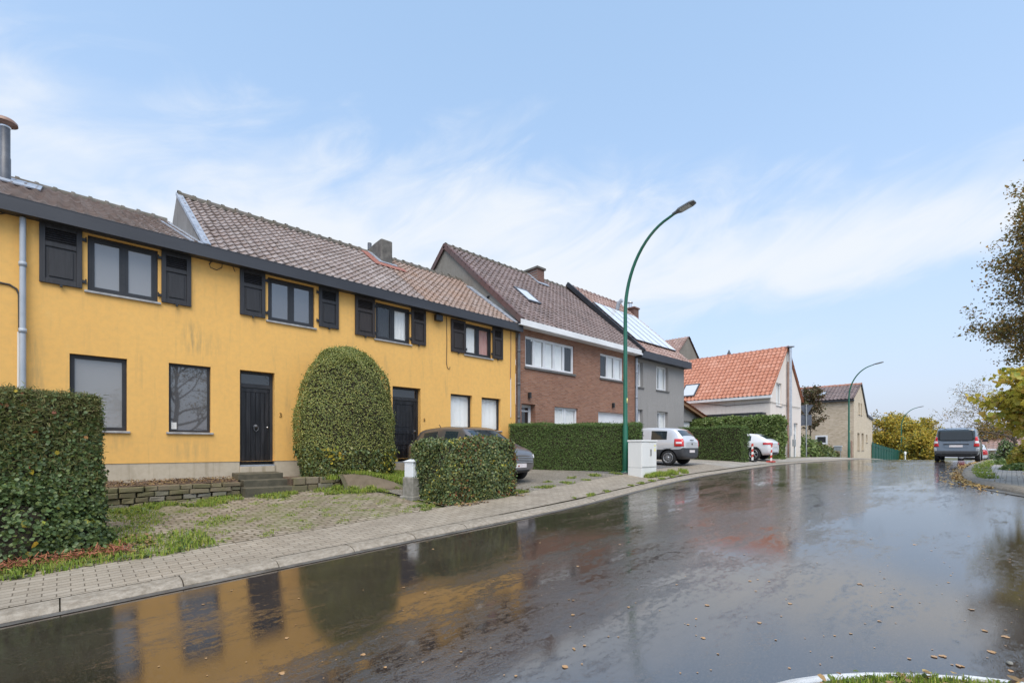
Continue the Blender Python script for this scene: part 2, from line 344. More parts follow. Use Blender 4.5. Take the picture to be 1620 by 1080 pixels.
M['cabinet'] = pm('cabinet_polyester', (.66,.67,.65), (.74,.74,.72), 1.2, .55, stretch=(1,1,.4))
M['mailbox'] = pm('white_enamel', (.66,.70,.74), (.74,.77,.80), 3, .35)
M['soilm'] = pm('bare_soil', (.075,.05,.032), (.15,.10,.068), 6, .95, bump=1.0, bscale=30, bdist=.03)
M['redplastic'] = pm('red_plastic', (.48,.05,.035), (.56,.07,.045), 3, .45)
M['whiteplastic'] = pm('white_plastic', (.70,.70,.68), rough=.45)
M['signback'] = pm('grey_sign_back', (.075,.09,.12), (.11,.125,.155), 3, .5)
M['galv'] = pm('galvanised_post', (.30,.32,.33), (.40,.42,.43), 3, .5, metal=.4)
M['bark'] = pm('bark', (.075,.055,.04), (.15,.12,.09), 6, .95, bump=.9, bscale=25, stretch=(1,1,.25), bdist=.03)
M['twig'] = pm('hedge_twigs', (.028,.022,.014), (.05,.04,.022), 12, .95, bump=1.0, bscale=25, bdist=.05)
M['yellowbrass'] = pm('house_number_metal', (.22,.12,.03), rough=.5)
M['sticker'] = pm('yellow_sticker', (.80,.74,.25), rough=.5)
M['panel'] = pm('solar_panel_glass', (.80,.81,.82), (.86,.87,.88), 2, .22, metal=.35)  # whitened colour and part metal stand in for the reflected sky
M['panelframe'] = pm('panel_frame', (.10,.10,.105), rough=.4, metal=.5)
M['paint_silver'] = pm('silver_paint', (.66,.67,.69), rough=.32, metal=.35, coat=.8)
M['paint_white'] = pm('white_car_paint', (.72,.73,.75), rough=.3, coat=.9)
M['paint_van'] = pm('blue_grey_paint', (.185,.225,.275), rough=.3, metal=.45, coat=.9)
M['paint_grey'] = pm('brown_grey_paint', (.20,.18,.17), rough=.28, metal=.6, coat=.9)
M['bumper'] = pm('dark_bumper', (.035,.037,.042), (.05,.052,.057), 6, .6)
M['carglass'] = glass_mat('car_glass', (.02,.03,.036), rough=.02, ior=1.7)
M['redlamp'] = pm('red_lens', (.55,.018,.018), rough=.15, coat=.6)
M['clearlamp'] = pm('clear_lens', (.70,.70,.72), rough=.12, coat=.6)
M['alloy'] = pm('alloy_rim', (.50,.51,.53), rough=.35, metal=.7)
M['plate'] = pm('number_plate', (.66,.60,.60), (.72,.69,.69), 12, .5)
# ------------------------------------------------------------------ ground materials
def road_mat():
    """wet asphalt: thin film of water in the dips, bare grain on the crown, tyre streaks along the street"""
    m, t, p, o = newmat('wet_asphalt'); v = objc(t); w = nd(t, 'ShaderNodeNewGeometry').outputs['Position']; ws = nd(t, 'ShaderNodeSeparateXYZ', {0: w})
    big = noise(t, scalev(t, v, (.40, 1.0, 1)), .6, 5, .6, .7); mid = noise(t, scalev(t, v, (.35, 1.5, 1)), 2.4, 6, .68, .4)
    fine = noise(t, v, 75, 3, .75); med = noise(t, scalev(t, v, (.6, 1, 1)), 19, 4, .7)
    grit = nd(t, 'ShaderNodeTexVoronoi', {'Vector': v, 'Scale': 115.0}).outputs[0]
    col = ramp(t, big, [(.34, (.020,.015,.012)), (.5, (.034,.025,.020)), (.68, (.052,.041,.035))])
    col = mixc(t, ramp(t, mid, [(.42, 0.0), (.66, .5)]), col, (.017,.013,.011))
    col = mixc(t, ramp(t, fine, [(.48, 0.0), (.74, .75)]), col, (.10,.085,.075))
    L(t, col, p.inputs['Base Color'])
    pool = smooth(t, ws.outputs[1], 2.2, 5.6)                            # water stands along the left kerb
    k = mth(t, 'ADD', mth(t, 'ADD', mth(t, 'MULTIPLY', big, .48), mth(t, 'MULTIPLY', mid, .52)), mth(t, 'MULTIPLY', mth(t, 'SUBTRACT', med, .5), .42))
    k = mth(t, 'ADD', k, mth(t, 'MULTIPLY', mth(t, 'SUBTRACT', fine, .5), .30)); k = mth(t, 'SUBTRACT', k, mth(t, 'MULTIPLY', mth(t, 'ADD', pool, mth(t, 'MULTIPLY', smooth(t, ws.outputs[1], 2.7, 1.3), .9)), .10)); k = mth(t, 'ADD', k, mth(t, 'MULTIPLY', mth(t, 'MULTIPLY', smooth(t, ws.outputs[0], 4.5, 10.0), smooth(t, ws.outputs[1], 1.5, 3.5)), .085))
    dry = smooth(t, k, .43, .74)
    L(t, ramp(t, dry, [(0.0, .02), (.35, .07), (.7, .16), (1.0, .28)]), p.inputs['Roughness'])
    p.inputs['IOR'].default_value = 3.1; p.inputs['Specular IOR Level'].default_value = .5; p.inputs['Specular Tint'].default_value = (1.0, .955, .90, 1)
    h = mth(t, 'MULTIPLY', mth(t, 'ADD', mth(t, 'MULTIPLY', grit, .6), mth(t, 'MULTIPLY', fine, .6)), mth(t, 'ADD', mth(t, 'MULTIPLY', dry, .92), .10))
    h = mth(t, 'ADD', h, mth(t, 'MULTIPLY', med, mth(t, 'ADD', mth(t, 'MULTIPLY', dry, .35), .05)))
    bumpn(t, p, h, .34, .0055)
    return m
M['road'] = road_mat()
def paver_mat(name, bw, bh, c1, c2, joint, rough=.75, jit=.5, off=.5, ms=.008, moss=None, wob=.0, tick=False):
    m, t, p, o = newmat(name); v = objc(t); q = v
    if wob:
        w = nd(t, 'ShaderNodeTexNoise', {'Vector': v, 'Scale': 3.5}); q = nd(t, 'ShaderNodeVectorMath', {0: scalev(t, w.outputs[1], (wob, wob, 0)), 1: v}, operation='ADD').outputs[0]
    br = nd(t, 'ShaderNodeTexBrick', {'Vector': q, 'Color1': (0,0,0,1), 'Color2': (1,1,1,1), 'Mortar': (.5,.5,.5,1), 'Scale': 1.0, 'Mortar Size': ms, 'Mortar Smooth': .3, 'Brick Width': bw, 'Row Height': bh}, offset=off)
    col = ramp(t, br.outputs[0], [(0, c1), (.5, tuple((a+b)/2 for a, b in zip(c1, c2))), (1, c2)])
    n = noise(t, v, 1.2, 5, .62); col = mixc(t, ramp(t, n, [(.38, 0.0), (.68, .5)]), col, tuple(x*.6 for x in c1))
    f = noise(t, v, 60, 3, .7); col = mixc(t, ramp(t, f, [(.42, 0.0), (.8, .45)]), col, tuple(min(.8, x*1.45) for x in c2))
    jc = joint
    if moss is not None:
        mo = noise(t, v, .9, 5, .65, .5); mm = ramp(t, mo, [(.49, 0.0), (.62, 1.0)])
        jc = mixc(t, mm, joint, moss); col = mixc(t, mth(t, 'MULTIPLY', mm, .38), col, tuple(x*1.1 for x in moss))
    L(t, mixc(t, br.outputs[1], col, jc), p.inputs['Base Color']); p.inputs['Roughness'].default_value = rough
    h = mth(t, 'ADD', mth(t, 'MULTIPLY', br.outputs[1], -1.0), mth(t, 'MULTIPLY', f, .3)); h = mth(t, 'ADD', h, mth(t, 'MULTIPLY', noise(t, v, 7, 2, .5), .8 if wob else .2)); bumpn(t, p, h, .7, .014)
    return m
M['pavement'] = paver_mat('pavement_blocks', .22, .11, (.275,.23,.175), (.355,.305,.24), (.125,.10,.07), .65, ms=.0055)
M['pavers_far'] = paver_mat('pale_pavers', .22, .11, (.33,.295,.25), (.41,.375,.325), (.19,.17,.14), .65, ms=.006)
M['cobbles'] = paver_mat('cobbles', .19, .13, (.205,.16,.11), (.37,.315,.245), (.125,.10,.062), .7, ms=.017, moss=(.13,.13,.05), wob=.11)
def gravel_mat(name, a, b, c):
    m, t, p, o = newmat(name); v = objc(t)
    vo = nd(t, 'ShaderNodeTexVoronoi', {'Vector': v, 'Scale': 38.0}); s = nd(t, 'ShaderNodeSeparateColor', {0: vo.outputs[1]})
    col = ramp(t, s.outputs[0], [(0, a), (.5, b), (1, c)]); n = noise(t, v, 1.0, 5, .6)
    col = mixc(t, ramp(t, n, [(.4, 0.0), (.7, .5)]), col, tuple(x*.7 for x in a)); L(t, col, p.inputs['Base Color']); p.inputs['Roughness'].default_value = .9
    bumpn(t, p, mth(t, 'MULTIPLY', vo.outputs[0], -1.0), 1.0, .03); return m
M['gravel'] = gravel_mat('pale_gravel', (.17,.145,.11), (.27,.24,.195), (.38,.35,.30))
M['gravel_dark'] = gravel_mat('dark_gravel', (.10,.095,.095), (.17,.165,.16), (.27,.265,.26))
M['kerb'] = pm('kerb_concrete', (.215,.18,.135), (.345,.30,.24), 14, .75, bump=.9, bscale=75)
M['gutterstrip'] = pm('gutter_concrete', (.06,.055,.05), (.15,.14,.125), 4, .3, r2=.55, bump=.5, bscale=60)
M['kerbwhite'] = pm('white_kerb_paint', (.50,.50,.49), (.76,.76,.75), 5, .6, bump=.7, bscale=60)
M['earth'] = pm('earth', (.08,.065,.04), (.105,.12,.045), .8, .95, bump=.8, bscale=12, bdist=.05)
M['lawn'] = pm('lawn_soil', (.09,.105,.035), (.15,.145,.06), 1.5, .95, bump=1.0, bscale=25, bdist=.05)
M['field'] = pm('far_fields', (.06,.09,.03), (.12,.12,.05), .05, .95)
# ------------------------------------------------------------------ ground, road, pavements
def sheet(name, xs, ya, yb, ny, zf, mat):
    V = []; F = []
    for x in xs:
        a, b = ya(x), yb(x)
        for j in range(ny+1):
            y = a+(b-a)*j/ny; V.append((x, y, zf(x, y)))
    n = ny+1
    F = [(i*n+j, (i+1)*n+j, (i+1)*n+j+1, i*n+j+1) for i in range(len(xs)-1) for j in range(ny)]
    return tag(np_mesh(name, V, F, mat, smooth=True), kind='structure')
xs_all = sorted(set(list(np.arange(-60, 60, 1.0))+list(np.arange(60, 140, 4.0))+list(np.arange(140, 900, 60.0))))
def gz(x, y):
    if y > kl(x)+.33: return G(x, y)-.035-.02*max(0, y-16)*0
    return road(x)-.06
V = []; ysn = [-700,-300,-120,-60,-30,-20,-14,-10,-6,-3,0,3,5]; F = []
for x in xs_all:
    k = kl(min(x, 140))
    for y in ysn+[k-.03, k+.31, k+.36, k+1.5, k+3, k+5, k+7, k+10, k+16, 40, 80, 160, 320, 700]: V.append((x, y, gz(x, y)))
n = len(ysn)+14
F = [(i*n+j, (i+1)*n+j, (i+1)*n+j+1, i*n+j+1) for i in range(len(xs_all)-1) for j in range(n-1)]
tag(np_mesh('ground', V, F, M['earth'], smooth=True), kind='structure')
XR = list(np.arange(-40, 60, .5))+list(np.arange(60, 140, 3.0))
sheet('road', XR, lambda x: -22.0, lambda x: kl(x)+.02, 14, lambda x, y: road(x), M['road'])
sheet('pavement', list(np.arange(-40, 21.01, .5)), lambda x: kl(x)+.30, lambda x: kl(x)+PW, 4, G, M['pavement'])
sheet('pavement', list(np.arange(21, 60, .5)), lambda x: kl(x)+.30, lambda x: kl(x)+PW+.5, 4, G, M['pavers_far'])
sheet('driveway', list(np.arange(-3.0, 5.61, .3)), lambda x: kl(x)+PW, lambda x: 12.05, 12, lambda x, y: G(x, y)+.004, M['cobbles'])
sheet('forecourt', list(np.arange(5.6, 13.01, .37)), lambda x: kl(x)+PW, lambda x: 12.86, 10, lambda x, y: G(x, y)+.003, M['gravel'])
sheet('driveway', list(np.arange(13.0, 21.01, .5)), lambda x: kl(x)+PW, lambda x: 12.86, 8, lambda x, y: G(x, y)+.004, M['gravel_dark'])
sheet('driveway', list(np.arange(21.0, 31.01, .5)), lambda x: kl(x)+PW+.5, lambda x: 13.2, 8, lambda x, y: G(x, y)+.004, M['pavers_far'])
# kerb: stones laid along the road edge with a gutter strip in front
def kerb_run(name, pts, wide, high, gut, mat, step=1.0, gap=.012, gutter=True, side=1, pat=None):
    mb = MB(); P = [Vector(p) for p in pts]; d = [0]
    for a, b in zip(P, P[1:]): d.append(d[-1]+(b-a).length)
    def pos(s):
        s = min(max(s, 0), d[-1]-1e-4); i = max(0, int(np.searchsorted(d, s, side='right'))-1); i = min(i, len(P)-2); f = (s-d[i])/(d[i+1]-d[i])
        T = (P[min(i+2, len(P)-1)]-P[max(i-1, 0)]); T.z = 0; T.normalize(); return P[i].lerp(P[i+1], f), Vector((-T.y, T.x, 0))*side
    prof = [(0, -.08), (0, .018), (.02, high*.45), (.075, high*.86), (.13, high), (wide, high+.006), (wide, -.08)]
    s = 0; k = 0
    while s < d[-1]-.05:
        e = min(s+step, d[-1]); jz = random.uniform(-.006, .006); jo = random.uniform(-.006, .006); mi = (pat(k) if pat else 0)
        rows = []
        for f in np.linspace(s+gap/2, e-gap/2, 4):
            c, nrm = pos(f); rows.append([c+nrm*(o_+jo)+Vector((0, 0, z_+(jz if z_ > 0 else 0))) for o_, z_ in prof])
        m = len(prof); vs = [p for r in rows for p in r]
        mb.add(vs, [(i*m+j, (i+1)*m+j, (i+1)*m+j+1, i*m+j+1) for i in range(3) for j in range(m-1)]+[tuple(range(m))[::-1], tuple(range(3*m, 4*m))], mi)
        s = e; k += 1
    if gutter:
        n_ = int(d[-1]/.4); vs = []
        for i in range(n_+1):
            c, nrm = pos(d[-1]*i/n_); vs += [c-nrm*gut+Vector((0,0,.006)), c+nrm*.004+Vector((0,0,.012))]
        mb.add(vs, [(2*i, 2*i+2, 2*i+3, 2*i+1) for i in range(n_)], 1)
    return tag(mb.build(name, mat), kind='structure')
kerb_run('kerb', [(x, kl(x), road(x)) for x in np.arange(-20, 60, .5)], .31, .07, .09, [M['kerb'], M['gutterstrip']])
# right-hand pavement, rounding into the side street
RK = [(60,1.2),(45,1.15),(35,1.15),(30,1.25),(27.5,1.3),(24.5,1.28),(22,1.15),(20.3,1.02),(19,.85),(17.8,.62),(16.7,.28),(15.6,-.2),(14.6,-.75),(13.6,-1.6),(12.9,-2.7),(12.5,-4),(12.3,-6),(12.2,-10),(12.2,-16)]
def right_strip(name, o0, o1, dz, mat, ny=3):
    P = [Vector((x, y, 0)) for x, y in RK]; V = []
    for i, p in enumerate(P):
        T = (P[min(i+1, len(P)-1)]-P[max(i-1, 0)]).normalized(); N = Vector((-T.y, T.x, 0))
        for j in range(ny+1):
            q = p+N*(o0+(o1-o0)*j/ny); V.append((q.x, q.y, road(q.x)+dz))
    n = ny+1; F = [(i*n+j, (i+1)*n+j, (i+1)*n+j+1, i*n+j+1) for i in range(len(P)-1) for j in range(ny)]
    return tag(np_mesh(name, V, F, mat, smooth=True), kind='structure')
right_strip('pavement', .28, 1.9, .105, M['pavers_far'])
right_strip('verge', 1.9, 12.0, .10, M['lawn'], 6)
kerb_run('kerb', [(x, y, road(x)) for x, y in RK], .29, .12, .28, [M['kerb'], M['gutterstrip'], M['kerbwhite']], side=1, pat=lambda k: 0)
# island with a white kerb at the photographer's feet
IC, IR = Vector((2.44, -.83, 0)), 1.97
kerb_run('kerb', [(IC.x+IR*math.cos(a), IC.y+IR*math.sin(a), road(3.4)+.0) for a in np.linspace(math.radians(-60), math.radians(190), 60)], .15, .06, .1, [M['kerbwhite'], M['gutterstrip']], side=1, gutter=False, step=.8, gap=.008)
mb = MB(); ring = [(IC.x+(IR-.14)*math.cos(a), IC.y+(IR-.14)*math.sin(a), road(3.4)+.055) for a in np.linspace(0, 2*math.pi, 48, endpoint=False)]
mb.add([(IC.x, IC.y, road(3.4)+.07)]+ring, [(0, 1+i, 1+(i+1) % 48) for i in range(48)])
tag(mb.build('verge', M['lawn']), kind='structure')

# ------------------------------------------------------------------ foliage
def frames(N, nrm, jit, up=.35):
    z = nrm+rng.normal(0, jit, (N, 3)); z[:,2] += up*0; z /= np.linalg.norm(z, axis=1, keepdims=True)+1e-9
    r = rng.normal(0, 1, (N, 3)); x = np.cross(r, z); x /= np.linalg.norm(x, axis=1, keepdims=True)+1e-9
    y = np.cross(z, x); return x, y, z
LEAF = (np.array([(0,0,0),(.34,.42,.10),(0,1,-.04),(-.34,.42,.10)]), np.array([(0,1,2,3)]))
LEAFW = (np.array([(0,0,0),(.46,.30,.08),(.40,.70,.05),(0,1,-.06),(-.40,.70,.05),(-.46,.30,.08)]), np.array([(0,1,2,3),(0,3,4,5)]))
NEEDLE = (np.array([(-.09,0,0),(.09,0,0),(.05,1,.05),(-.05,1,.05)]), np.array([(0,1,2,3)]))
LOBED = (np.array([(0,0,0),(.30,.08,.05),(.62,.34,.0),(.36,.46,.06),(.34,.86,-.02),(0,1.05,-.08),(-.34,.86,-.02),(-.36,.46,.06),(-.62,.34,.0),(-.30,.08,.05),(0,.45,.10),(.14,.66,.04)]),
         np.array([(0,1,2,3),(0,3,10,7),(3,4,5,10),(10,5,6,7),(0,7,8,9)]))
def leaves(P, NRM, size, tmpl, jit=.6, flop=0.0):
    N = len(P); T, F = tmpl; x, y, z = frames(N, NRM, jit); s = size*(.65+.7*rng.random(N)) if np.isscalar(size) else size
    if flop: y = y+np.array([0, 0, -flop]); y /= np.linalg.norm(y, axis=1, keepdims=True); x = np.cross(y, z); x /= np.linalg.norm(x, axis=1, keepdims=True)+1e-9; z = np.cross(x, y)
    V = P[:,None,:]+s[:,None,None]*(T[None,:,0:1]*x[:,None,:]+T[None,:,1:2]*y[:,None,:]+T[None,:,2:3]*z[:,None,:])
    k = len(T); FF = (np.arange(N)*k)[:,None,None]+F[None]
    return V.reshape(-1, 3), FF.reshape(-1, 4)
def join(parts):
    V = []; F = []; MI = []; b = 0
    for v, f, mi in parts:
        V.append(v); F.append(f+b); MI.append(np.full(len(f), mi)); b += len(v)
    return np.concatenate(V), np.concatenate(F), np.concatenate(MI)
def wob(P, a, f=2.0, seed=0.0):
    """smooth lumpiness"""
    x, y, z = P[:,0]*f+seed, P[:,1]*f+seed*1.7, P[:,2]*f+seed*.6
    return a*(np.sin(x*1.7+1.3*np.sin(y*1.1+z))*.5+np.sin(z*2.3+y*1.9+.7*np.sin(x*2.1))*.3+np.sin(x*4.1+z*3.7+y*3.1)*.2)
M['leaf_ivy'] = island_mat('ivy_leaves', [(0.054,0.089,0.028),(0.080,0.127,0.039),(0.111,0.169,0.055),(0.072,0.108,0.044),(0.144,0.204,0.071),(0.091,0.138,0.061),(0.129,0.166,0.040)], .42, trans=.18)
M['leaf_conifer'] = island_mat('conifer_sprays', [(0.067,0.084,0.022),(0.113,0.127,0.030),(0.143,0.157,0.042),(0.166,0.120,0.044),(0.090,0.106,0.026),(0.196,0.196,0.067)], .6, trans=.18)
M['leaf_autumn'] = island_mat('autumn_leaves', [(.48,.36,.03),(.55,.44,.05),(.44,.26,.03),(.36,.36,.05),(.52,.40,.06),(.38,.42,.07)], .5, trans=.25)
M['leaf_holly'] = island_mat('pyracantha_leaves', [(0.064,0.100,0.039),(0.099,0.148,0.051),(0.142,0.197,0.070),(0.087,0.130,0.059),(0.182,0.204,0.058),(0.246,0.234,0.070),(0.080,0.106,0.045)], .36, trans=.15)
M['leaf_red'] = island_mat('red_leaves', [(.24,.05,.02),(.30,.085,.03),(.20,.06,.03),(.30,.15,.04),(.16,.07,.03)], .5, trans=.2)
M['leaf_dome'] = island_mat('dome_leaves', [(0.123,0.161,0.041),(0.170,0.209,0.051),(0.228,0.261,0.065),(0.149,0.182,0.053),(0.287,0.298,0.072),(0.178,0.219,0.070),(0.355,0.335,0.091)], .36, trans=.15)
M['leaf_privet'] = island_mat('privet_leaves', [(0.051,0.095,0.021),(0.077,0.133,0.029),(0.105,0.171,0.037),(0.065,0.113,0.025),(0.141,0.216,0.051)], .5, trans=.2)
M['leaf_laurel'] = island_mat('laurel_leaves', [(0.092,0.149,0.034),(0.132,0.196,0.046),(0.172,0.241,0.063),(0.103,0.161,0.046),(0.218,0.276,0.086)], .4, trans=.2)
M['leaf_oak'] = island_mat('oak_leaves', [(0.486,0.300,0.095),(0.389,0.226,0.067),(0.145,0.154,0.049),(0.214,0.198,0.057),(0.428,0.252,0.073),(0.175,0.172,0.057),(0.272,0.226,0.073),(0.544,0.324,0.090),(0.175,0.154,0.057)], .55, trans=.42)
M['leaf_maple'] = island_mat('maple_leaves', [(.46,.40,.05),(.56,.46,.06),(.36,.37,.05),(.62,.48,.08),(.25,.30,.045),(.58,.40,.09)], .5, trans=.35)
M['leaf_gold'] = island_mat('golden_leaves', [(0.462,0.341,0.039),(0.550,0.407,0.044),(0.352,0.297,0.039),(0.594,0.462,0.066),(0.264,0.242,0.044),(0.506,0.330,0.050)], .6, trans=.3)
M['leaf_plum'] = island_mat('russet_leaves', [(0.098,0.065,0.033),(0.137,0.085,0.042),(0.072,0.072,0.029),(0.169,0.091,0.049),(0.091,0.098,0.036)], .55, trans=.25)
M['leaf_shrub'] = island_mat('shrub_leaves', [(0.072,0.111,0.029),(0.111,0.156,0.039),(0.143,0.189,0.052),(0.091,0.130,0.046),(0.195,0.208,0.065)], .5, trans=.25)
M['grassm'] = island_mat('grass_blades', [(0.154,0.244,0.030),(0.227,0.338,0.044),(0.309,0.404,0.060),(0.186,0.281,0.037),(0.392,0.394,0.084)], .55, trans=.3)
M['straw'] = island_mat('straw_blades', [(.26,.21,.10),(.32,.26,.13),(.20,.18,.07)], .7, trans=.3)
M['deadleaf'] = island_mat('fallen_leaf', [(.55,.40,.20),(.46,.30,.13),(.60,.48,.28),(.40,.22,.09),(.58,.50,.32)], .35, spec=.6)
M['litter_gold'] = island_mat('golden_litter', [(.42,.26,.09),(.50,.34,.12),(.34,.19,.07),(.55,.42,.17),(.28,.15,.06),(.46,.30,.10)], .6)
M['litterm'] = island_mat('leaf_litter', [(.20,.11,.05),(.30,.19,.08),(.14,.085,.045),(.38,.28,.10),(.24,.14,.07),(.11,.07,.045)], .7)

def box_points(c, ex, ey, hx, hy, z0, z1, dens, faces, rnd=.12, lump=.05, top_lump=.03, seed=0., slope=0.):
    """points on the faces of a clipped hedge; ex, ey unit vectors in plan"""
    c = np.array(c, float); ex = np.array(ex, float); ey = np.array(ey, float); Z = np.array([0, 0, 1.0]); P = []; N = []
    for f in faces:
        if f in '+x-x': a = (2*hy)*(z1-z0)
        elif f in '+y-y': a = (2*hx)*(z1-z0)
        else: a = 4*hx*hy
        n = int(a*dens); u = rng.random(n)*2-1; w = rng.random(n)
        if f[1] == 'x':
            s = 1 if f[0] == '+' else -1; q = c+np.outer(u*hy, ey)+s*hx*ex+np.outer(z0+(z1-z0)*w, Z); nn = np.tile(s*ex, (n, 1))
        elif f[1] == 'y':
            s = 1 if f[0] == '+' else -1; q = c+np.outer(u*hx, ex)+s*hy*ey+np.outer(z0+(z1-z0)*w, Z); nn = np.tile(s*ey, (n, 1))
        else:
            q = c+np.outer(u*hx, ex)+np.outer((w*2-1)*hy, ey)+np.outer(np.full(n, z1), Z); nn = np.tile(Z, (n, 1))
        P.append(q); N.append(nn)
    P = np.concatenate(P); N = np.concatenate(N)
    # round the edges over
    lx = (P-c)@ex; ly = (P-c)@ey; lz = P[:,2]
    dx = np.clip(np.abs(lx)-(hx-rnd), 0, None); dy = np.clip(np.abs(ly)-(hy-rnd), 0, None); dz = np.clip(lz-(z1-rnd), 0, None)
    ln = np.sqrt(dx**2+dy**2+dz**2); k = np.where(ln > rnd, rnd/np.maximum(ln, 1e-6), 1.0)
    nx = np.sign(lx)*(np.minimum(np.abs(lx), hx-rnd)+dx*k); ny = np.sign(ly)*(np.minimum(np.abs(ly), hy-rnd)+dy*k); nz = np.where(dz > 0, z1-rnd+dz*k, lz)
    P = c+np.outer(nx, ex)+np.outer(ny, ey)+np.outer(nz, Z)
    mix = np.where((ln > 1e-6)[:,None], np.sign(lx)[:,None]*dx[:,None]*ex+np.sign(ly)[:,None]*dy[:,None]*ey+dz[:,None]*Z, N); mix /= np.linalg.norm(mix, axis=1, keepdims=True)+1e-9
    N = mix
    P = P+N*wob(P, lump, 2.2, seed)[:,None]+N*rng.normal(0, .018, (len(P), 1))+N*((rng.random(len(P)) < .05)*rng.uniform(.015, .075, len(P)))[:,None]
    P[:,2] += slope*((P-c)@ex)
    return P, N
def core_box(c, ex, ey, hx, hy, z0, z1, slope=0.):
    c, ex, ey = np.array(c, float), np.array(ex, float), np.array(ey, float); vs = []
    nx, nz = max(2, int(hx*6)), max(2, int((z1-z0)*5))
    V = []
    for k in (0, 1):
        for j in (-1, 1):
            for i in (-1, 1): V.append(c+ex*hx*i+ey*hy*j+np.array([0, 0, (z0 if k == 0 else z1)+slope*hx*i]))
    return np.array(V), np.array([(0,2,3,1),(4,5,7,6),(0,1,5,4),(1,3,7,5),(3,2,6,7),(2,0,4,6)])
def hedge(name, label, c, ex, hx, hy, z0, z1, specs, faces, inset=.09, rnd=.12, lump=.05, group=None, slope=0., cat='hedge'):
    """specs: (density, size, template, material, jitter, keep(P)->bool mask)"""
    ex = np.array((ex[0], ex[1], 0.0)); ex /= np.linalg.norm(ex); ey = np.array((-ex[1], ex[0], 0)); c = np.array((c[0], c[1], 0.0))
    parts = []; mats = [M['twig']]; v, f = core_box(c, ex, ey, hx-inset, hy-inset, z0-.1, z1-inset, slope); parts.append((v, f, 0)); sd_ = rng.random()*10
    for (d, s, tm, mat, jit, keep) in specs:
        P, N = box_points(c, ex, ey, hx, hy, z0, z1, d, faces, rnd, lump, seed=sd_, slope=slope)
        if keep is not None: k = keep(P); P, N = P[k], N[k]
        if mat not in mats: mats.append(mat)
        vv, ff = leaves(P-N*.03, N, s, tm, jit); parts.append((vv, ff, mats.index(mat)))
    V, F, MI = join(parts)
    return tag(np_mesh(name, V, F, mats, MI), label, cat, group)
# ------------------------------------------------------------------ building helpers
def wall_geo(mb, a0, a1, z0, top, brk, holes, mp, depth=.14, m=0):
    """wall face with real openings and reveals; mp(a, d, z) -> world, d runs inward"""
    A = sorted(set([a0, a1]+[b for b in brk if a0 < b < a1]+[h[i] for h in holes for i in (0, 1)]))
    for xa, xb in zip(A, A[1:]):
        hs = sorted([h for h in holes if h[0] <= xa+1e-6 and h[1] >= xb-1e-6], key=lambda h: h[2]); z = z0
        for h in hs:
            if h[2] > z+1e-6: mb.add([mp(xa,0,z), mp(xb,0,z), mp(xb,0,h[2]), mp(xa,0,h[2])], [(0,1,2,3)], m)
            z = h[3]
        mb.add([mp(xa,0,z), mp(xb,0,z), mp(xb,0,top(xb)), mp(xa,0,top(xa))], [(0,1,2,3)], m)
    for h in holes:
        x0, x1, h0, h1 = h[:4]; d = h[4] if len(h) > 4 else depth
        mb.add([mp(x0,0,h0), mp(x1,0,h0), mp(x1,0,h1), mp(x0,0,h1), mp(x0,d,h0), mp(x1,d,h0), mp(x1,d,h1), mp(x0,d,h1)],
               [(0,4,5,1),(1,5,6,2),(2,6,7,3),(3,7,4,0)], m)
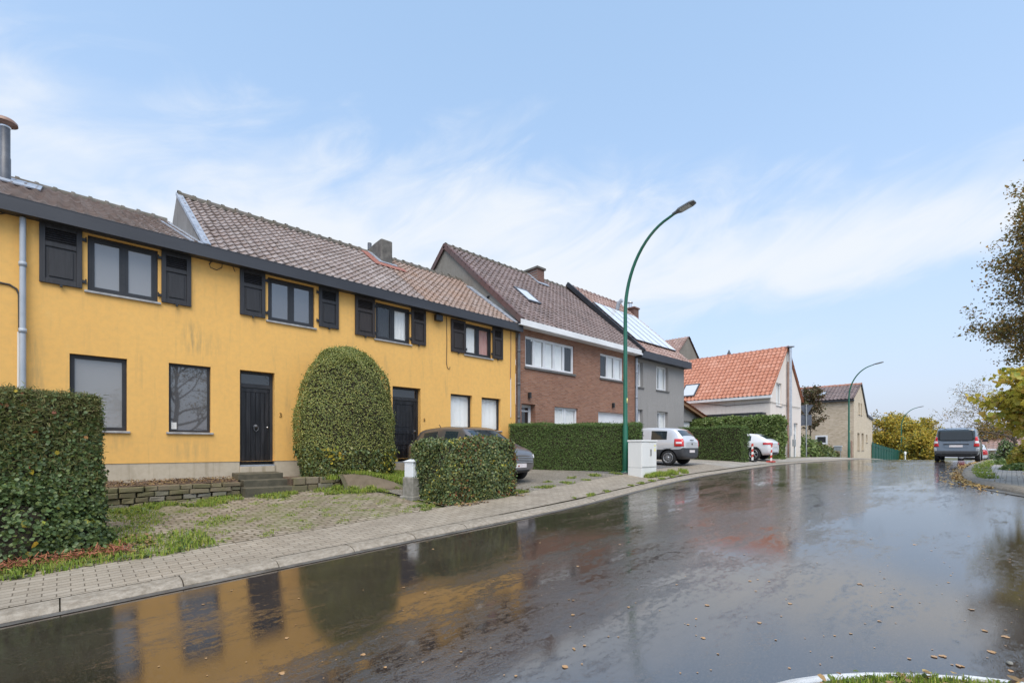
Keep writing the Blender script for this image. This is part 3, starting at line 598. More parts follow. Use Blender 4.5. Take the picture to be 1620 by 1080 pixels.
def window(house, mp, a0, a1, z0, z1, d, frame, glass, cols=1, fw=.06, sash=.0, sill=None, back=None, splits=None, name='window', label=None, ss=.05, rows=(), bars=.06, st=.045, so=.05):
    mb = MB(); f = lambda x0, z0_, x1, z1_, da, db: mb.box((x0, da, z0_), (x1, db, z1_), 0, lambda x, y, z: mp(x, y, z))
    f(a0, z0, a0+fw, z1, d, d+.07); f(a1-fw, z0, a1, z1, d, d+.07); f(a0+fw, z0, a1-fw, z0+fw, d, d+.07); f(a0+fw, z1-fw, a1-fw, z1, d, d+.07)
    xs = splits if splits else [a0+fw+(a1-a0-2*fw)*i/cols for i in range(1, cols)]
    for x in xs: f(x-bars/2, z0+fw, x+bars/2, z1-fw, d+.004, d+.066)
    ed = [a0+fw]+[x for x in xs for _ in (0,)]+[a1-fw]
    cells = []
    for i in range(len(ed)-1):
        l = ed[i]+(bars/2 if i > 0 else 0); r = ed[i+1]-(bars/2 if i < len(ed)-2 else 0)
        if sash:
            f(l, z0+fw, l+sash, z1-fw, d+.012, d+.06); f(r-sash, z0+fw, r, z1-fw, d+.012, d+.06)
            f(l+sash, z0+fw, r-sash, z0+fw+sash, d+.012, d+.06); f(l+sash, z1-fw-sash, r-sash, z1-fw, d+.012, d+.06); cells.append((l+sash, r-sash, z0+fw+sash, z1-fw-sash))
        else: cells.append((l, r, z0+fw, z1-fw))
    for z in rows: f(a0+fw, z-bars/2, a1-fw, z+bars/2, d+.008, d+.05)
    w = mb.build(name, frame, house)
    if label: w['label'] = label
    g = MB()
    for l, r, b, t_ in cells: g.add([mp(l, d+.035, b), mp(r, d+.035, b), mp(r, d+.035, t_), mp(l, d+.035, t_)], [(0,1,2,3)])
    g.build('pane', glass, w, fix=False)
    if back:
        mats = []; k = MB()
        for i, (l, r, b, t_) in enumerate(cells):
            if i == 0: l -= .12
            if i == len(cells)-1: r += .12
            b -= .1; t_ += .1
            bm_ = back[i % len(back)] if isinstance(back, list) else back
            if bm_ not in mats: mats.append(bm_)
            n = 14; vs = []
            for q in range(n+1):
                x = l+(r-l)*q/n; dd = d+.09+.015*math.sin(q*2.1+l*9); vs += [mp(x, dd, b-.02), mp(x, dd, t_+.02)]
            k.add(vs, [(2*q, 2*q+2, 2*q+3, 2*q+1) for q in range(n)], mats.index(bm_), True)
        k.build('curtain', mats, w, fix=False)  # also holds the near-black sheets painted for unlit rooms
    if sill:
        s = MB(); s.box((a0-ss, -so, z0-st), (a1+ss, d-.002, z0-.002), 0, lambda x, y, z: mp(x, y, z)); s.build('sill', sill, w, bevel=.006)
    return w
TPROF = [(0,.040),(.10,.050),(.22,.046),(.36,.020),(.52,.004),(.70,.002),(.86,.016),(1.02,.040)]
def tiled(parent, O, A, Ln, U, S, tw, th, mat, name='roof', prof=TPROF, hs=1.0, front=.037):
    """rows of overlapping pantiles on a plane: O eave corner, A along the eave, U up the slope"""
    O, A, U = np.array(O, float), np.array(Vector(A).normalized()), np.array(Vector(U).normalized()); N = np.cross(A, U); N = N if N[2] > 0 else -N
    nc, nr = max(1, round(Ln/tw)), max(1, round(S/th)); tw, th = Ln/nc, S/nr; k = len(prof)
    T = []
    pv = np.array(prof)
    for (v, lift, scale) in ((1.12, .0, 1.0), (0.0, front, 1.0), (0.0, front-.03, .55)):
        for t_, h in prof: T.append((t_*tw, v*th, (h*scale*hs*1.18)+lift))
    T = np.array(T); F = [(r*k+i, r*k+i+1, (r+1)*k+i+1, (r+1)*k+i) for r in range(2) for i in range(k-1)]
    cc, rr = np.meshgrid(np.arange(nc), np.arange(nr)); cc, rr = cc.ravel(), rr.ravel(); n = len(cc)
    off = np.stack([cc*tw, rr*th, np.zeros(n)], 1)+rng.normal(0, 1, (n, 3))*np.array([.002, .006, .0035])
    Q = T[None]+off[:,None,:]; Q[:,:,2] += rng.normal(0, .004, n)[:,None]*(T[None,:,1] < th*.5)
    V = O+Q[...,0:1]*A+Q[...,1:2]*U+Q[...,2:3]*N; FF = (np.arange(n)*len(T))[:,None,None]+np.array(F)[None]
    und = np.array([O-N*.02, O+A*Ln-N*.02, O+A*Ln+U*S-N*.02, O+U*S-N*.02])
    V2 = np.concatenate([V.reshape(-1, 3), und]); b = n*len(T); F2 = np.concatenate([FF.reshape(-1, 4), [[b, b+1, b+2, b+3]]])
    return np_mesh(name, V2, F2, mat, parent=parent, smooth=False)
def ridge(parent, P0, P1, mat, r=.13, seg=.36, name='ridge_tiles', bump=.03):
    P0, P1 = Vector(P0), Vector(P1); d = (P1-P0); n = max(1, round(d.length/seg)); mb = MB(); t = d.normalized(); s = t.cross(Vector((0,0,1))).normalized(); up = s.cross(t)
    for i in range(n):
        a = P0+d*(i/n); b = P0+d*((i+1.06)/n); vs = []; j = random.uniform(-.008, .008)
        for q, p, rr in ((0, a, r+bump), (1, a+t*.07, r+bump*.9), (2, a+t*.10, r), (3, b, r)):
            for w in np.linspace(-.25, math.pi+.25, 9): vs.append(p+s*math.cos(w)*rr+up*(math.sin(w)*rr+j))
        mb.add(vs, [(q*9+k, q*9+k+1, (q+1)*9+k+1, (q+1)*9+k) for q in range(3) for k in range(8)], 0, True)
    return mb.build(name, mat, parent, fix=False)
def strip(parent, name, P0, P1, side, nrm, w, th, mat):
    """a flat bar along an edge: from P0 to P1, width w toward side, thickness th along nrm"""
    P0, P1 = Vector(P0), Vector(P1); side, nrm = Vector(side).normalized()*w, Vector(nrm).normalized()*th
    return MB().prism([P0, P0+side, P0+side+nrm, P0+nrm], P1-P0).build(name, mat, parent)
FY = 12.9
mpY = lambda Y: (lambda a, d, z: (a, Y+d, z))
mpX = lambda X: (lambda a, d, z: (X+d, a, z))
def fx(px, Y=FY): return onY(px, 0, Y).x
def fz(px, py, Y=FY): return onY(px, py, Y).z

# ================================================================== yellow house
yh = thing('yellow_house', 'long mustard-yellow rendered terraced house with black shutters and two front doors', 'house', (3.0, FY, road(3)))
XL, XG, XE = -6.0, onY(325, 388, 12.66).x, fx(815.5)
zf0, zf1 = fz(400, 424, 12.6), fz(400, 406.5, 12.6)
zt_y = zf0+.10
def pr(x0, x1, ytop, ybot, pt=None, pb=None):
    """opening from picture columns and the rows of its top (at x0) and bottom"""
    a, b = fx(x0), fx(x1); return (a, b, fz(pb if pb else x0, ybot), fz(pt if pt else x0, ytop))
zs0 = fz(300, 683.5); zsU = fz(425, 506.5); zU1 = fz(425, 437.5)
W1 = (fx(110), fx(201), zs0, fz(110, 558.5)); W2 = (fx(267), fx(333.5), zs0, fz(267, 573.5))
D1 = (fx(379.5), fx(434.5), fz(406, 737), fz(380, 584.5)); D2 = (fx(621), fx(665.5), fz(640, 731.5), fz(665, 614.5))
W3 = (fx(713), fx(747), fz(713, 680), fz(713, 622.3)); W4 = (fx(762), fx(792), fz(762, 680), fz(762, 628))
U1 = (fx(138.5), fx(250), fz(140, 459.5), fz(140, 371)); U2 = (fx(424), fx(497.5), zsU, fz(425, 437.5))
U3 = (fx(594), fx(649), fz(594, 535.5), fz(594, 477)); U4 = (fx(735.5), fx(778), fz(736, 560.5), fz(736, 510.5))
holes = [W1, W2, D1+(.20,), D2+(.20,), W3, W4, U1, U2, U3, U4]
zpl = fz(300, 731)
mb = MB(); wall_geo(mb, XL, XE, zpl, lambda a: zt_y, [], [h if h[2] > zpl else (h[0], h[1], zpl, h[3])+h[4:] for h in holes], mpY(FY), .13)
mb.box((XE-.001, FY, zpl), (XE-.002, FY+1.2, zt_y)); mb.build('wall', M['yellow'], yh, fix=False)
mb = MB()
for a, b in ((XL, D1[0]), (D1[1], D2[0]), (D2[1], XE)): mb.box((a, FY+.012, .2), (b, FY+.3, zpl-.002))
for d in (D1, D2): mb.box((d[0], FY-.03, .2), (d[1], FY+.3, d[2]-.003))
mb.build('plinth', M['plinth'], yh, bevel=.01)
M['glass_mid'] = glass_mat('window_glass_plain', (.10,.10,.105), ior=2.2)
# windows
YW = mpY(FY)
window(yh, YW, *W1[:4], .09, M['anthracite'], M['glass'], 1, .075, sill=M['sill'])
wst = window(yh, YW, *W2[:4], .09, M['anthracite'], M['glass_mid'], 1, .05, sill=M['sill'])
MB().box((W2[0]+.06, FY+.118, W2[2]+.07), (W2[0]+.16, FY+.121, W2[2]+.22)).build('sticker', [M['whiteplastic']], wst)
window(yh, YW, *W3[:4], .11, M['anthracite'], M['clear'], 1, .05, sill=M['sill'], back=M['blind'])
window(yh, YW, *W4[:4], .11, M['anthracite'], M['clear'], 1, .05, sill=M['sill'], back=M['blind'])
window(yh, YW, *U1[:4], .06, M['anthracite'], M['glass'], 2, .06, .05, sill=M['sill'], bars=.05)
window(yh, YW, *U2[:4], .06, M['anthracite'], M['glass_mid'], 2, .06, .05, sill=M['sill'], bars=.05)
window(yh, YW, *U3[:4], .06, M['anthracite'], M['clear'], 2, .06, .05, sill=M['sill'], bars=.05, back=[M['room'], M['curtain']])
window(yh, YW, *U4[:4], .06, M['anthracite'], M['clear'], 2, .06, .05, sill=M['sill'], bars=.05, back=[M['blind'], M['pink']])
# blinds of the two lower right windows get their slat lines
def shutter(px0, px1, yt, yb, mat, hinge_right):
    a0, a1 = fx(px0), fx(px1); z0, z1 = fz(px0, yb), fz(px0, yt); y0, y1 = FY-.055, FY-.012; w = a1-a0; s = .085; mb = MB()
    zl0, zl1 = z0+(z1-z0)*.69, z1-.10
    mb.box((a0, y0, z0), (a0+s, y1, z1)); mb.box((a1-s, y0, z0), (a1, y1, z1))
    for b, t_ in ((z0, z0+.09), (zl0-.085, zl0), (zl1, z1)): mb.box((a0+s, y0+.003, b), (a1-s, y1-.003, t_))
    n = 5; pw = (a1-a0-2*s)/n
    mb.box((a0+s, y1-.016, z0+.09), (a1-s, y1-.004, zl0-.085))
    mb.box((a0+s+.05, y0+.008, z0+.14), (a1-s-.05, y1-.018, zl0-.135))
    for k in range(6):
        z = zl0+.004+(zl1-zl0)*k/6; h = (zl1-zl0)/6
        mb.add([(a0+s, y0+.006, z), (a1-s, y0+.006, z), (a1-s, y1-.008, z+h*.75), (a0+s, y1-.008, z+h*.75), (a0+s, y0+.012, z-.006), (a1-s, y0+.012, z-.006), (a1-s, y1-.002, z+h*.7), (a0+s, y1-.002, z+h*.7)], [(0,1,2,3),(4,5,6,7),(0,1,5,4)])
    o = mb.build('shutter', mat, yh, bevel=.004)
    MB().box((a0+s, y1-.003, zl0), (a1-s, y1-.001, zl1)).build('louvre_back', M['slot'], o)
    xh = a1 if hinge_right else a0
    for zz in (z0+.12, z1-.2):
        sg = 1 if hinge_right else -1
        MB().box((xh+sg*.002, y0+.012, zz), (xh+sg*.06, y1+.008, zz+.055)).tube([(xh+sg*.055, y0+.01, zz-.02), (xh+sg*.055, y0+.01, zz+.08)], .012, 6).build('hinge', M['black'], o)
    MB().box(((a0+a1)/2-.02, y0-.03, z0-.05), ((a0+a1)/2+.02, y0+.02, z0-.003)).build('catch', M['black'], o)
for a in ((62,130,350,445.5), (255,302,396,478), (379,419,423.5,497), (503.8,535,452.5,516)): shutter(*a, M['shutter'], a[0] < 100 or 370 < a[0] < 400)
for a in ((561,592.3,467,529), (650,672.7,487,543.5), (712.7,735.3,503.7,555.5), (778.5,794.5,517.7,566.5)): shutter(*a, M['shutter_brown'], a[0] in (561, 712.7))
# doors
def plank_door(D, kind):
    a0, a1, z0, z1 = D[:4]; y = FY+.15; mb = MB(); fr = .065; h = z1-z0; zt = z0+h*.85
    mb.box((a0, y, z0), (a0+fr, y+.08, z1)); mb.box((a1-fr, y, z0), (a1, y+.08, z1)); mb.box((a0+fr, y, z1-fr), (a1-fr, y+.08, z1)); mb.box((a0+fr, y+.002, zt-.05), (a1-fr, y+.078, zt+.05))
    fo = mb.build('door_frame', M['anthracite'], yh, bevel=.004)
    MB().box((a0+fr, y+.035, zt+.05), (a1-fr, y+.045, z1-fr)).build('fanlight', M['glass_dark'], fo)
    mb = MB(); l, r = a0+fr+.004, a1-fr-.004; b, t_ = z0+.04, zt-.055
    if kind == 'plank':
        n = 6
        for i in range(n): mb.box((l+(r-l)*i/n+.005, y+.03, b), (l+(r-l)*(i+1)/n-.005, y+.06, t_))
        mb.box((l, y+.045, b), (r, y+.07, t_)); mb.box((l, y+.018, t_-.10), (r, y+.0299, t_)); mb.box((l, y+.018, b), (r, y+.0299, b+.09))
    else:
        mb.box((l, y+.04, b), (r, y+.07, t_)); s = .10
        mb.box((l, y+.02, b), (l+s, y+.04, t_)); mb.box((r-s, y+.02, b), (r, y+.04, t_))
        zz = [b, b+(t_-b)*.30, b+(t_-b)*.48, t_]
        for i, z in enumerate(zz):
            q = (z, z+.12) if i == 0 else ((z-.12, z) if i == 3 else (z-.06, z+.06)); mb.box((l+s, y+.022, q[0]), (r-s, y+.04, q[1]))
        for p, q in zip(zz, zz[1:]): mb.box((l+s+.06, y+.03, p+.16), (r-s-.06, y+.0399, q-.16)) if q-p > .4 else None
    dr = mb.build('door', M['door'], yh, bevel=.004)
    mb = MB(); cx = (l+r)/2; zc = b+(t_-b)*.5
    if kind == 'plank': mb.lathe((cx, y+.03, zc), (0,-1,0), [(0,.05),(.012,.05),(.02,.03),(.05,.028),(.07,.035),(.075,0)], 14); mb.tube([(cx-.045, y-.012, zc), (cx-.05, y-.02, zc-.08), (cx, y-.02, zc-.13), (cx+.05, y-.02, zc-.08), (cx+.045, y-.012, zc)], .01, 8)
    else: mb.lathe((r-.06, y+.02, zc), (0,-1,0), [(0,.03),(.03,.015),(.05,.03),(.06,0)], 12)
    mb.build('knocker' if kind == 'plank' else 'door_knob', M['pipe_dark'], dr)
    MB().lathe((r-.05, y+.03, zc-.02), (0,-1,0), [(0,.022),(.012,.02),(.014,0)], 12).build('lock', M['steel'], dr)
    MB().box((a0+.005, FY-.025, z0), (a1-.005, y+.03, z0+.035)).build('threshold', M['zinc'], dr)
plank_door(D1, 'plank'); plank_door(D2, 'panel')
# gutter, roofs, gable
MB().box((XL, 12.60, zf0), (XE+.12, 12.64, zf1)).box((XL, 12.64, zf0+.02), (XE+.10, FY+.05, zf0+.05)).box((XL, 12.595, zf1), (XE+.12, 12.655, zf1+.012)).build('gutter', M['fascia'], yh)
YA, ZA = 18.3, EYE+7.08; YB, ZB = 16.3, EYE+7.13; ze = zf1-.02; ye = 12.68
UA, UB = Vector((0, YA-ye, ZA-ze)), Vector((0, YB-ye, ZB-ze))
tiled(yh, (XL, ye, ze), (1,0,0), XG-XL, UA, UA.length, .205, .27, M['tiles'])
tiled(yh, (XG+.02, ye, ze), (1,0,0), 8.35-XG, UB, UB.length, .205, .265, M['tiles'])
tiled(yh, (8.35, ye, ze), (1,0,0), XE-8.35+.02, UB, UB.length, .205, .265, M['tiles_moss'])
ridge(yh, (XL, YA, ZA+.0), (XG, YA, ZA+.0), M['ridge']); ridge(yh, (XG, YB, ZB), (XE+.05, YB, ZB), M['ridge'])
MB().add([(XL,YA,ZA),(XG,YA,ZA),(XG,YA+4,ZA-2.4),(XL,YA+4,ZA-2.4)], [(0,1,2,3)]).add([(XG,YB,ZB),(XE,YB,ZB),(XE,YB+3.7,ze),(XG,YB+3.7,ze)], [(0,1,2,3)]).build('rear_roof', M['tiles'], yh, fix=False)
MB().prism([(XG, ye+.1, ze-.1), (XG, YB+.03, ZB+.10), (XG, YB+3.7, ze)], (.05, 0, 0)).build('gable_wall', M['cementgable'], yh)
UBn = Vector((0, -(ZB-ze), YB-ye)).normalized(); UAn = Vector((0, -(ZA-ze), YA-ye)).normalized()
strip(yh, 'verge', Vector((XG-.04, ye, ze))+UBn*.02, Vector((XG-.04, YB+.02, ZB))+UBn*.03, (1,0,0), UBn, .15, .07, M['lead'])
strip(yh, 'flashing', Vector((XG-.26, ye+.05, ze))+UAn*.06, Vector((XG-.26, YA-.9, ZA-.43))+UAn*.06, (1,0,0), UAn, .265, .03, M['lead'])
# chimney with red oxide flashing
cy0, cy1 = 15.45, 17.0; cx0 = onY(603, 0, cy0).x; cx1 = cx0+.46; cz = onY(603, 377, cy0).z
ch = MB().prism([(cx0, cy0, ZB-1.2), (cx0, cy0, cz+.02), (cx0, cy0+.5, cz), (cx0, cy1-.2, cz-.12), (cx0, cy1, cz-.32), (cx0, cy1, ZB-1.0)], (cx1-cx0, 0, 0)).build('chimney', M['chimney'], yh, bevel=.05)
MB().tube([(cx0+.2, cy1-.28, cz-.3), (cx0+.2, cy1-.28, cz+.28)], .075, 12).build('flue', M['pipe_dark'], ch)
def onB(x, y, lift): return Vector((x, y, ze+(y-ye)*(ZB-ze)/(YB-ye)))+UBn*lift
rl = MB()
for (x0, x1, y0, y1) in ((cx0-.42, cx0-.14, cy0-.38, YB-.05), (cx0-.14, cx1+.35, cy0-.38, cy0-.1)): rl.prism([onB(x0,y0,.07), onB(x1,y0,.07), onB(x1,y1,.07), onB(x0,y1,.07)], UBn*.02)
rl.build('red_flashing', M['redlead'], ch)
rl = MB()
for (x0, x1, y0, y1) in ((cx0-.14, cx0+.003, cy0-.1, YB), (cx0+.003, cx1+.12, cy0-.1, cy0+.01)): rl.prism([onB(x0,y0,.085), onB(x1,y0,.085), onB(x1,y1,.085), onB(x0,y1,.085)], UBn*.03)
rl.build('flashing', M['lead'], ch)
# stove pipe on the left roof
sp = onY(8, 283, 17.3); sp.z = ze+(sp.y-ye)*(ZA-ze)/(YA-ye)
pt = onY(8, 192, 17.3).z
st_ = MB().tube([sp-Vector((0,0,.1)), (sp.x, sp.y, sp.z+.6), (sp.x, sp.y, sp.z+.62), (sp.x, sp.y, pt-.14)], [.105,.105,.095,.095], 18).build('stove_pipe', M['pipe_dark'], yh)
MB().lathe((sp.x, sp.y, pt-.17), (0,0,1), [(0,.10),(.03,.11),(.06,.10)], 18).build('band', M['steel'], st_)
MB().lathe((sp.x, sp.y, pt-.04), (0,0,1), [(-.02,.235),(.03,.23),(.08,.18),(.12,.02)], 20).build('cowl', M['copper'], st_)
qa = lambda x, y, l: Vector((x, y, ze+(y-ye)*(ZA-ze)/(YA-ye)))+UAn*l
MB().prism([qa(sp.x-1.2, sp.y-1.0, .06), qa(sp.x+.65, sp.y-1.0, .06), qa(sp.x+.65, YA-.1, .06), qa(sp.x-1.2, YA-.1, .06)], UAn*.03).build('flashing', M['lead'], st_)
# downpipes, cables, floodlight
def downpipe(name, house, x, y, z0, z1, r, mat, off=None):
    mb = MB(); mb.tube([(x, y, z0), (x, y, z1)], r, 12); d = mb.build(name, mat, house)
    z = z0+.9
    while z < z1: MB().lathe((x, y, z), (0,0,1), [(-.04, r+.001), (-.04, r+.012), (.04, r+.012), (.04, r+.001)], 12).build('bracket', mat, d); z += 1.25
    return d
downpipe('downpipe', yh, fx(36.5), FY-.10, .4, zf0-.01, .046, M['pvc'])
def cable(house, pts, r, mat): return MB().tube(pts, r, 6).build('cable', mat, house)
cable(yh, [(onY(x, y, FY-.02)) for x, y in ((-30,345),(0,338.5),(14,337),(31,341),(52,341.5))], .010, M['wire'])
cable(yh, [(onY(x, y, FY-.02)) for x, y in ((-30,444),(0,447),(15,450),(26,457),(30,466),(30.5,525))], .018, M['wire'])
cable(yh, [(onY(x, y, FY-.02)) for x, y in ((29.8,525),(29.5,640))], .022, M['wirewhite'])
cable(yh, [(onY(x, y, FY-.03)) for x, y in ((332,418),(334,411),(343,411),(352,415),(351,423),(343,427),(333,423),(331,417),(340,411),(355,416),(368,421),(372,430))], .008, M['wire'])
cable(yh, [(onY(x, y, FY-.03)) for x, y in ((354,416),(362,417),(377,421))], .014, M['wirewhite'])
cable(yh, [(onY(x, y, FY-.02)) for x, y in ((706.5,500),(707,540),(706.5,575),(708,582),(711,583.5),(712,580))], .010, M['wire'])
cable(yh, [(onY(x, y, FY-.02)) for x, y in ((808.3,522),(808.3,560),(807.5,600))], .014, M['copper'])
cable(yh, [(onY(x, y, FY-.02)) for x, y in ((808,598),(808,660))], .018, M['wirewhite'])
c = onY(694, 503, FY-.12); MB().box(c-Vector((.13,.07,.10)), c+Vector((.13,.07,.10))).box(c+Vector((-.03,.07,-.03)), c+Vector((.03,.12,.03))).build('floodlight', M['black'], yh, bevel=.015)
def digits(body, px, py, h, house):
    c = onY(px, py, FY-.012); fd = bpy.data.curves.new('number', 'FONT'); fd.body = body; fd.size = h; fd.extrude = .008; fd.align_x = 'CENTER'; fd.align_y = 'CENTER'
    o = bpy.data.objects.new('number_tmp', fd); COL.objects.link(o); dg = bpy.context.evaluated_depsgraph_get(); me = bpy.data.meshes.new_from_object(o.evaluated_get(dg)); bpy.data.objects.remove(o)
    me.transform(Matrix.Rotation(math.pi/2, 4, 'X')); n = bpy.data.objects.new('house_number', me); COL.objects.link(n); me.materials.append(M['yellowbrass'])
    n.parent = house; n.location = c-wloc(house)
digits('3', 444, 656.3, .15, yh); digits('5', 671.5, 664, .14, yh)

# ================================================================== brick house
XB0, XB1 = XE+.012, fx(1004.5)
bh = thing('brick_house', 'red-brown brick terraced house with a mauve tiled roof and white gutter', 'house', (16.5, FY, road(16)))
zb0, zb1 = onY(819, 512.5, 12.5).z, onY(819, 503.5, 12.5).z
B1 = (fx(831), fx(908.5), fz(831, 579), fz(831, 530)); B2 = (fx(949.5), fx(986), fz(949.5, 597), fz(949.5, 558))
B3 = (fx(825), fx(847), fz(836, 690), fz(827, 638)); B4 = (fx(877.5), fx(914), fz(877, 676), fz(877.5, 643)); B5 = (fx(946.5), fx(992), fz(970, 699), fz(947, 650.5))
mb = MB(); wall_geo(mb, XB0, XB1, .5, lambda a: zb0+.1, [], [B1, B2, B3+(.3,), B4, B5+(.2,)], mpY(FY), .12); mb.build('wall', M['brick'], bh, fix=False)
BW = mpY(FY)
xs5 = [B1[0]+(B1[1]-B1[0])*f for f in (.185, .39, .59, .79)]
window(bh, BW, *B1, .07, M['white'], M['clear'], 5, .07, .03, sill=M['sill_dark'], back=[M['room'], M['blind'], M['blind'], M['blind'], M['room']], splits=xs5, st=.09, so=.06)
window(bh, BW, *B2, .07, M['white'], M['clear'], 3, .06, .03, sill=M['sill_dark'], back=[M['room'], M['curtain'], M['blind']], st=.08, so=.06)
window(bh, BW, *B4, .08, M['white'], M['clear'], 2, .05, .03, sill=M['sill_dark'], back=M['curtain'])
dw = window(bh, BW, *B3[:4], .26, M['white'], M['glass_dark'], 1, .07, .05, name='door', rows=[B3[2]+1.0])
g = MB(); g.box((B5[0], FY+.15, B5[2]), (B5[1], FY+.19, B5[3]))
for k in range(1, 6): z = B5[2]+(B5[3]-B5[2])*k/6; g.box((B5[0]+.02, FY+.143, z-.01), (B5[1]-.02, FY+.15, z+.004))
g.build('garage_door', M['whitepaint'], bh)
MB().box((XB0-.14, 12.46, zb0), (XB1+.03, 12.5, zb1+.02)).box((XB0-.14, 12.5, zb0+.02), (XB1+.03, FY+.05, zb0+.055)).build('gutter', M['whitepaint'], bh, bevel=.008)
YR, ZR = 17.4, EYE+9.0; zbe, ybe = zb1+.0, 12.52; UR = Vector((0, YR-ybe, ZR-zbe)); URn = Vector((0, -(ZR-zbe), YR-ybe)).normalized()
XGb = XB0-.05
tiled(bh, (XGb, ybe, zbe), (1,0,0), XB1-XGb, UR, UR.length, .27, .31, M['tiles_mauve'])
ridge(bh, (XGb, YR, ZR), (XB1, YR, ZR), M['ridge'], .12, .4)
MB().add([(XGb,YR,ZR),(XB1,YR,ZR),(XB1,YR+5,zbe),(XGb,YR+5,zbe)], [(0,1,2,3)]).build('rear_roof', M['tiles_mauve'], bh, fix=False)
MB().prism([(XGb+.04, ybe+.35, zbe-.6), (XGb+.04, ybe+.35, zbe+.28), (XGb+.04, YR, ZR-.05), (XGb+.04, YR+4.9, zbe), (XGb+.04, YR+4.9, zbe-.6)], (.08, 0, 0)).build('gable_wall', M['browngable'], bh)
# verge tiles down both edges of the gable
def verge(house, P0, P1, mat, n, nrm, w=.16, h=.16, name='verge'):
    mb = MB(); P0, P1 = Vector(P0), Vector(P1); t = (P1-P0)/n; nrm = Vector(nrm)
    for i in range(n):
        a = P0+t*i; mb.prism([a, a+Vector((w,0,0)), a+Vector((w,0,0))+nrm*.05, a+nrm*.05], t*1.1+nrm*-.0).prism([a, a+Vector((.03,0,0)), a+Vector((.03,0,0))-nrm*h, a-nrm*h], t*.985)
    return mb.build(name, mat, house)
verge(bh, Vector((XGb-.06, ybe, zbe))+URn*.05, Vector((XGb-.06, YR, ZR))+URn*.05, M['tiles_verge'], 19, URn)
nb = Vector((0, (ZR-zbe), 5)).normalized(); verge(bh, Vector((XGb-.06, YR+5, zbe))+nb*.05, Vector((XGb-.06, YR, ZR))+nb*.05, M['tiles_verge'], 19, nb)
fl0 = Vector((XGb-.28, ye+.05, ze))+UBn*.07; fl1 = Vector((XGb-.28, YB-.75, ZB-(.75)*(ZB-ze)/(YB-ye)))+UBn*.07
strip(bh, 'flashing', fl0, fl1, (1,0,0), UBn, .31, .05, M['lead'])
for (px, py) in ((729, 455), (771, 478)):                                  # wall anchors
    q = onX(px, py, XGb); MB().box((XGb-.02, q.y-.02, q.z-.25), (XGb+.035, q.y+.02, q.z+.25)).box((XGb-.02, q.y-.1, q.z+.2), (XGb+.034, q.y-.021, q.z+.24)).build('wall_anchor', M['black'], bh)
kx0, ky0 = onY(850, 440, 16.75).x, 16.75; kz = onY(850, 424, ky0).z
bc = MB().box((kx0, ky0, ZR-1.2), (kx0+.52, ky0+.95, kz)).build('chimney', M['brickch'], bh)
MB().box((kx0-.07, ky0-.07, kz), (kx0+.59, ky0+1.02, kz+.10)).box((kx0+.08, ky0+.1, kz+.10), (kx0+.44, ky0+.85, kz+.15)).build('chimney_cap', M['chimney'], bc)
onR = lambda x, y, l: Vector((x, y, zbe+(y-ybe)*(ZR-zbe)/(YR-ybe)))+URn*l
rl = MB()
for (x0, x1, y0, y1) in ((kx0-.17, kx0+.003, ky0-.17, YR), (kx0+.003, kx0+.7, ky0-.17, ky0+.01)): rl.prism([onR(x0,y0,.08), onR(x1,y0,.08), onR(x1,y1,.08), onR(x0,y1,.08)], URn*.035)
rl.build('flashing', M['lead'], bc)
def roof_window(house, P, mat_frame, mat_glass, nrm):
    """four corners on the roof plane (clockwise), a frame and a pane a little above the tiles"""
    P = [Vector(p) for p in P]; c = sum(P, Vector())/4; I = [p+(c-p)*.16 for p in P]; n = Vector(nrm); mb = MB()
    for i in range(4):
        j = (i+1) % 4; mb.prism([P[i], P[j], I[j], I[i]], n*.07)
    o = mb.build('roof_window', mat_frame, house); MB().add([p+n*.06 for p in I], [(0,1,2,3)]).build('pane', mat_glass, o, fix=False); return o
def onplane(px, py, p0, nrm):
    r = ray(px, py); e = Vector((0,0,EYE)); t = (Vector(p0)-e).dot(nrm)/r.dot(nrm); return e+r*t
q0 = onplane(810.5, 453.5, onR(15, 15, .06), URn); q2 = onplane(850, 480, onR(15, 15, .06), URn)
sl = (q2.y, q0.y); roof_window(bh, [onR(q0.x, q0.y, .06), onR(q0.x+.80, q0.y, .06), onR(q0.x+.80, q2.y, .06), onR(q0.x, q2.y, .06)], M['pipe_dark'], glass_mat('skylight_glass', (.62,.64,.66), .03, 1, 2.4), URn)  # whitish pane colour has the sky's reflection painted in
downpipe('downpipe', bh, XE+.075, FY-.10, .6, zf0-.02, .06, M['pipe_dark'])
for (px, py) in ((838, 625), (970.5, 641)):
    c = onY(px, py, FY-.06); o = MB().box(c-Vector((.05,.055,.11)), c+Vector((.05,.058,.11))).build('wall_lamp', M['black'], bh, bevel=.008)

# ================================================================== grey house with solar panels
XC0, XC1 = XB1+.01, fx(1082)
gh = thing('grey_house', 'grey rendered terraced house with solar panels on its roof', 'house', (23, FY, road(23)))
zg0, zg1 = onY(1040, 571, 12.55).z, onY(1040, 561, 12.55).z
G1 = (fx(1005.5), fx(1017.5), fz(1006, 611), fz(1006, 570.5)); G2 = (fx(1038.5), fx(1057.5), fz(1038.5, 616), fz(1038.5, 577)); G3 = (fx(1006), fx(1017), fz(1010, 700), fz(1006, 647)); G4 = (fx(1039.5), fx(1057), fz(1040, 690), fz(1040, 650))
mb = MB(); wall_geo(mb, XC0, XC1, .5, lambda a: zg0+.1, [], [G1, G2, G3, G4], mpY(FY), .22); mb.box((XC1-.001, FY, .5), (XC1-.01, FY+8.5, zg0+.1)); mb.build('wall', M['greyrender'], gh, fix=False)
for q, n_, bk in ((G1, 2, M['curtain']), (G2, 2, M['curtain']), (G4, 2, M['blind'])): window(gh, BW, *q, .17, M['white'], M['clear'], n_, .06, .03, sill=M['sill_dark'], back=bk, st=.07)
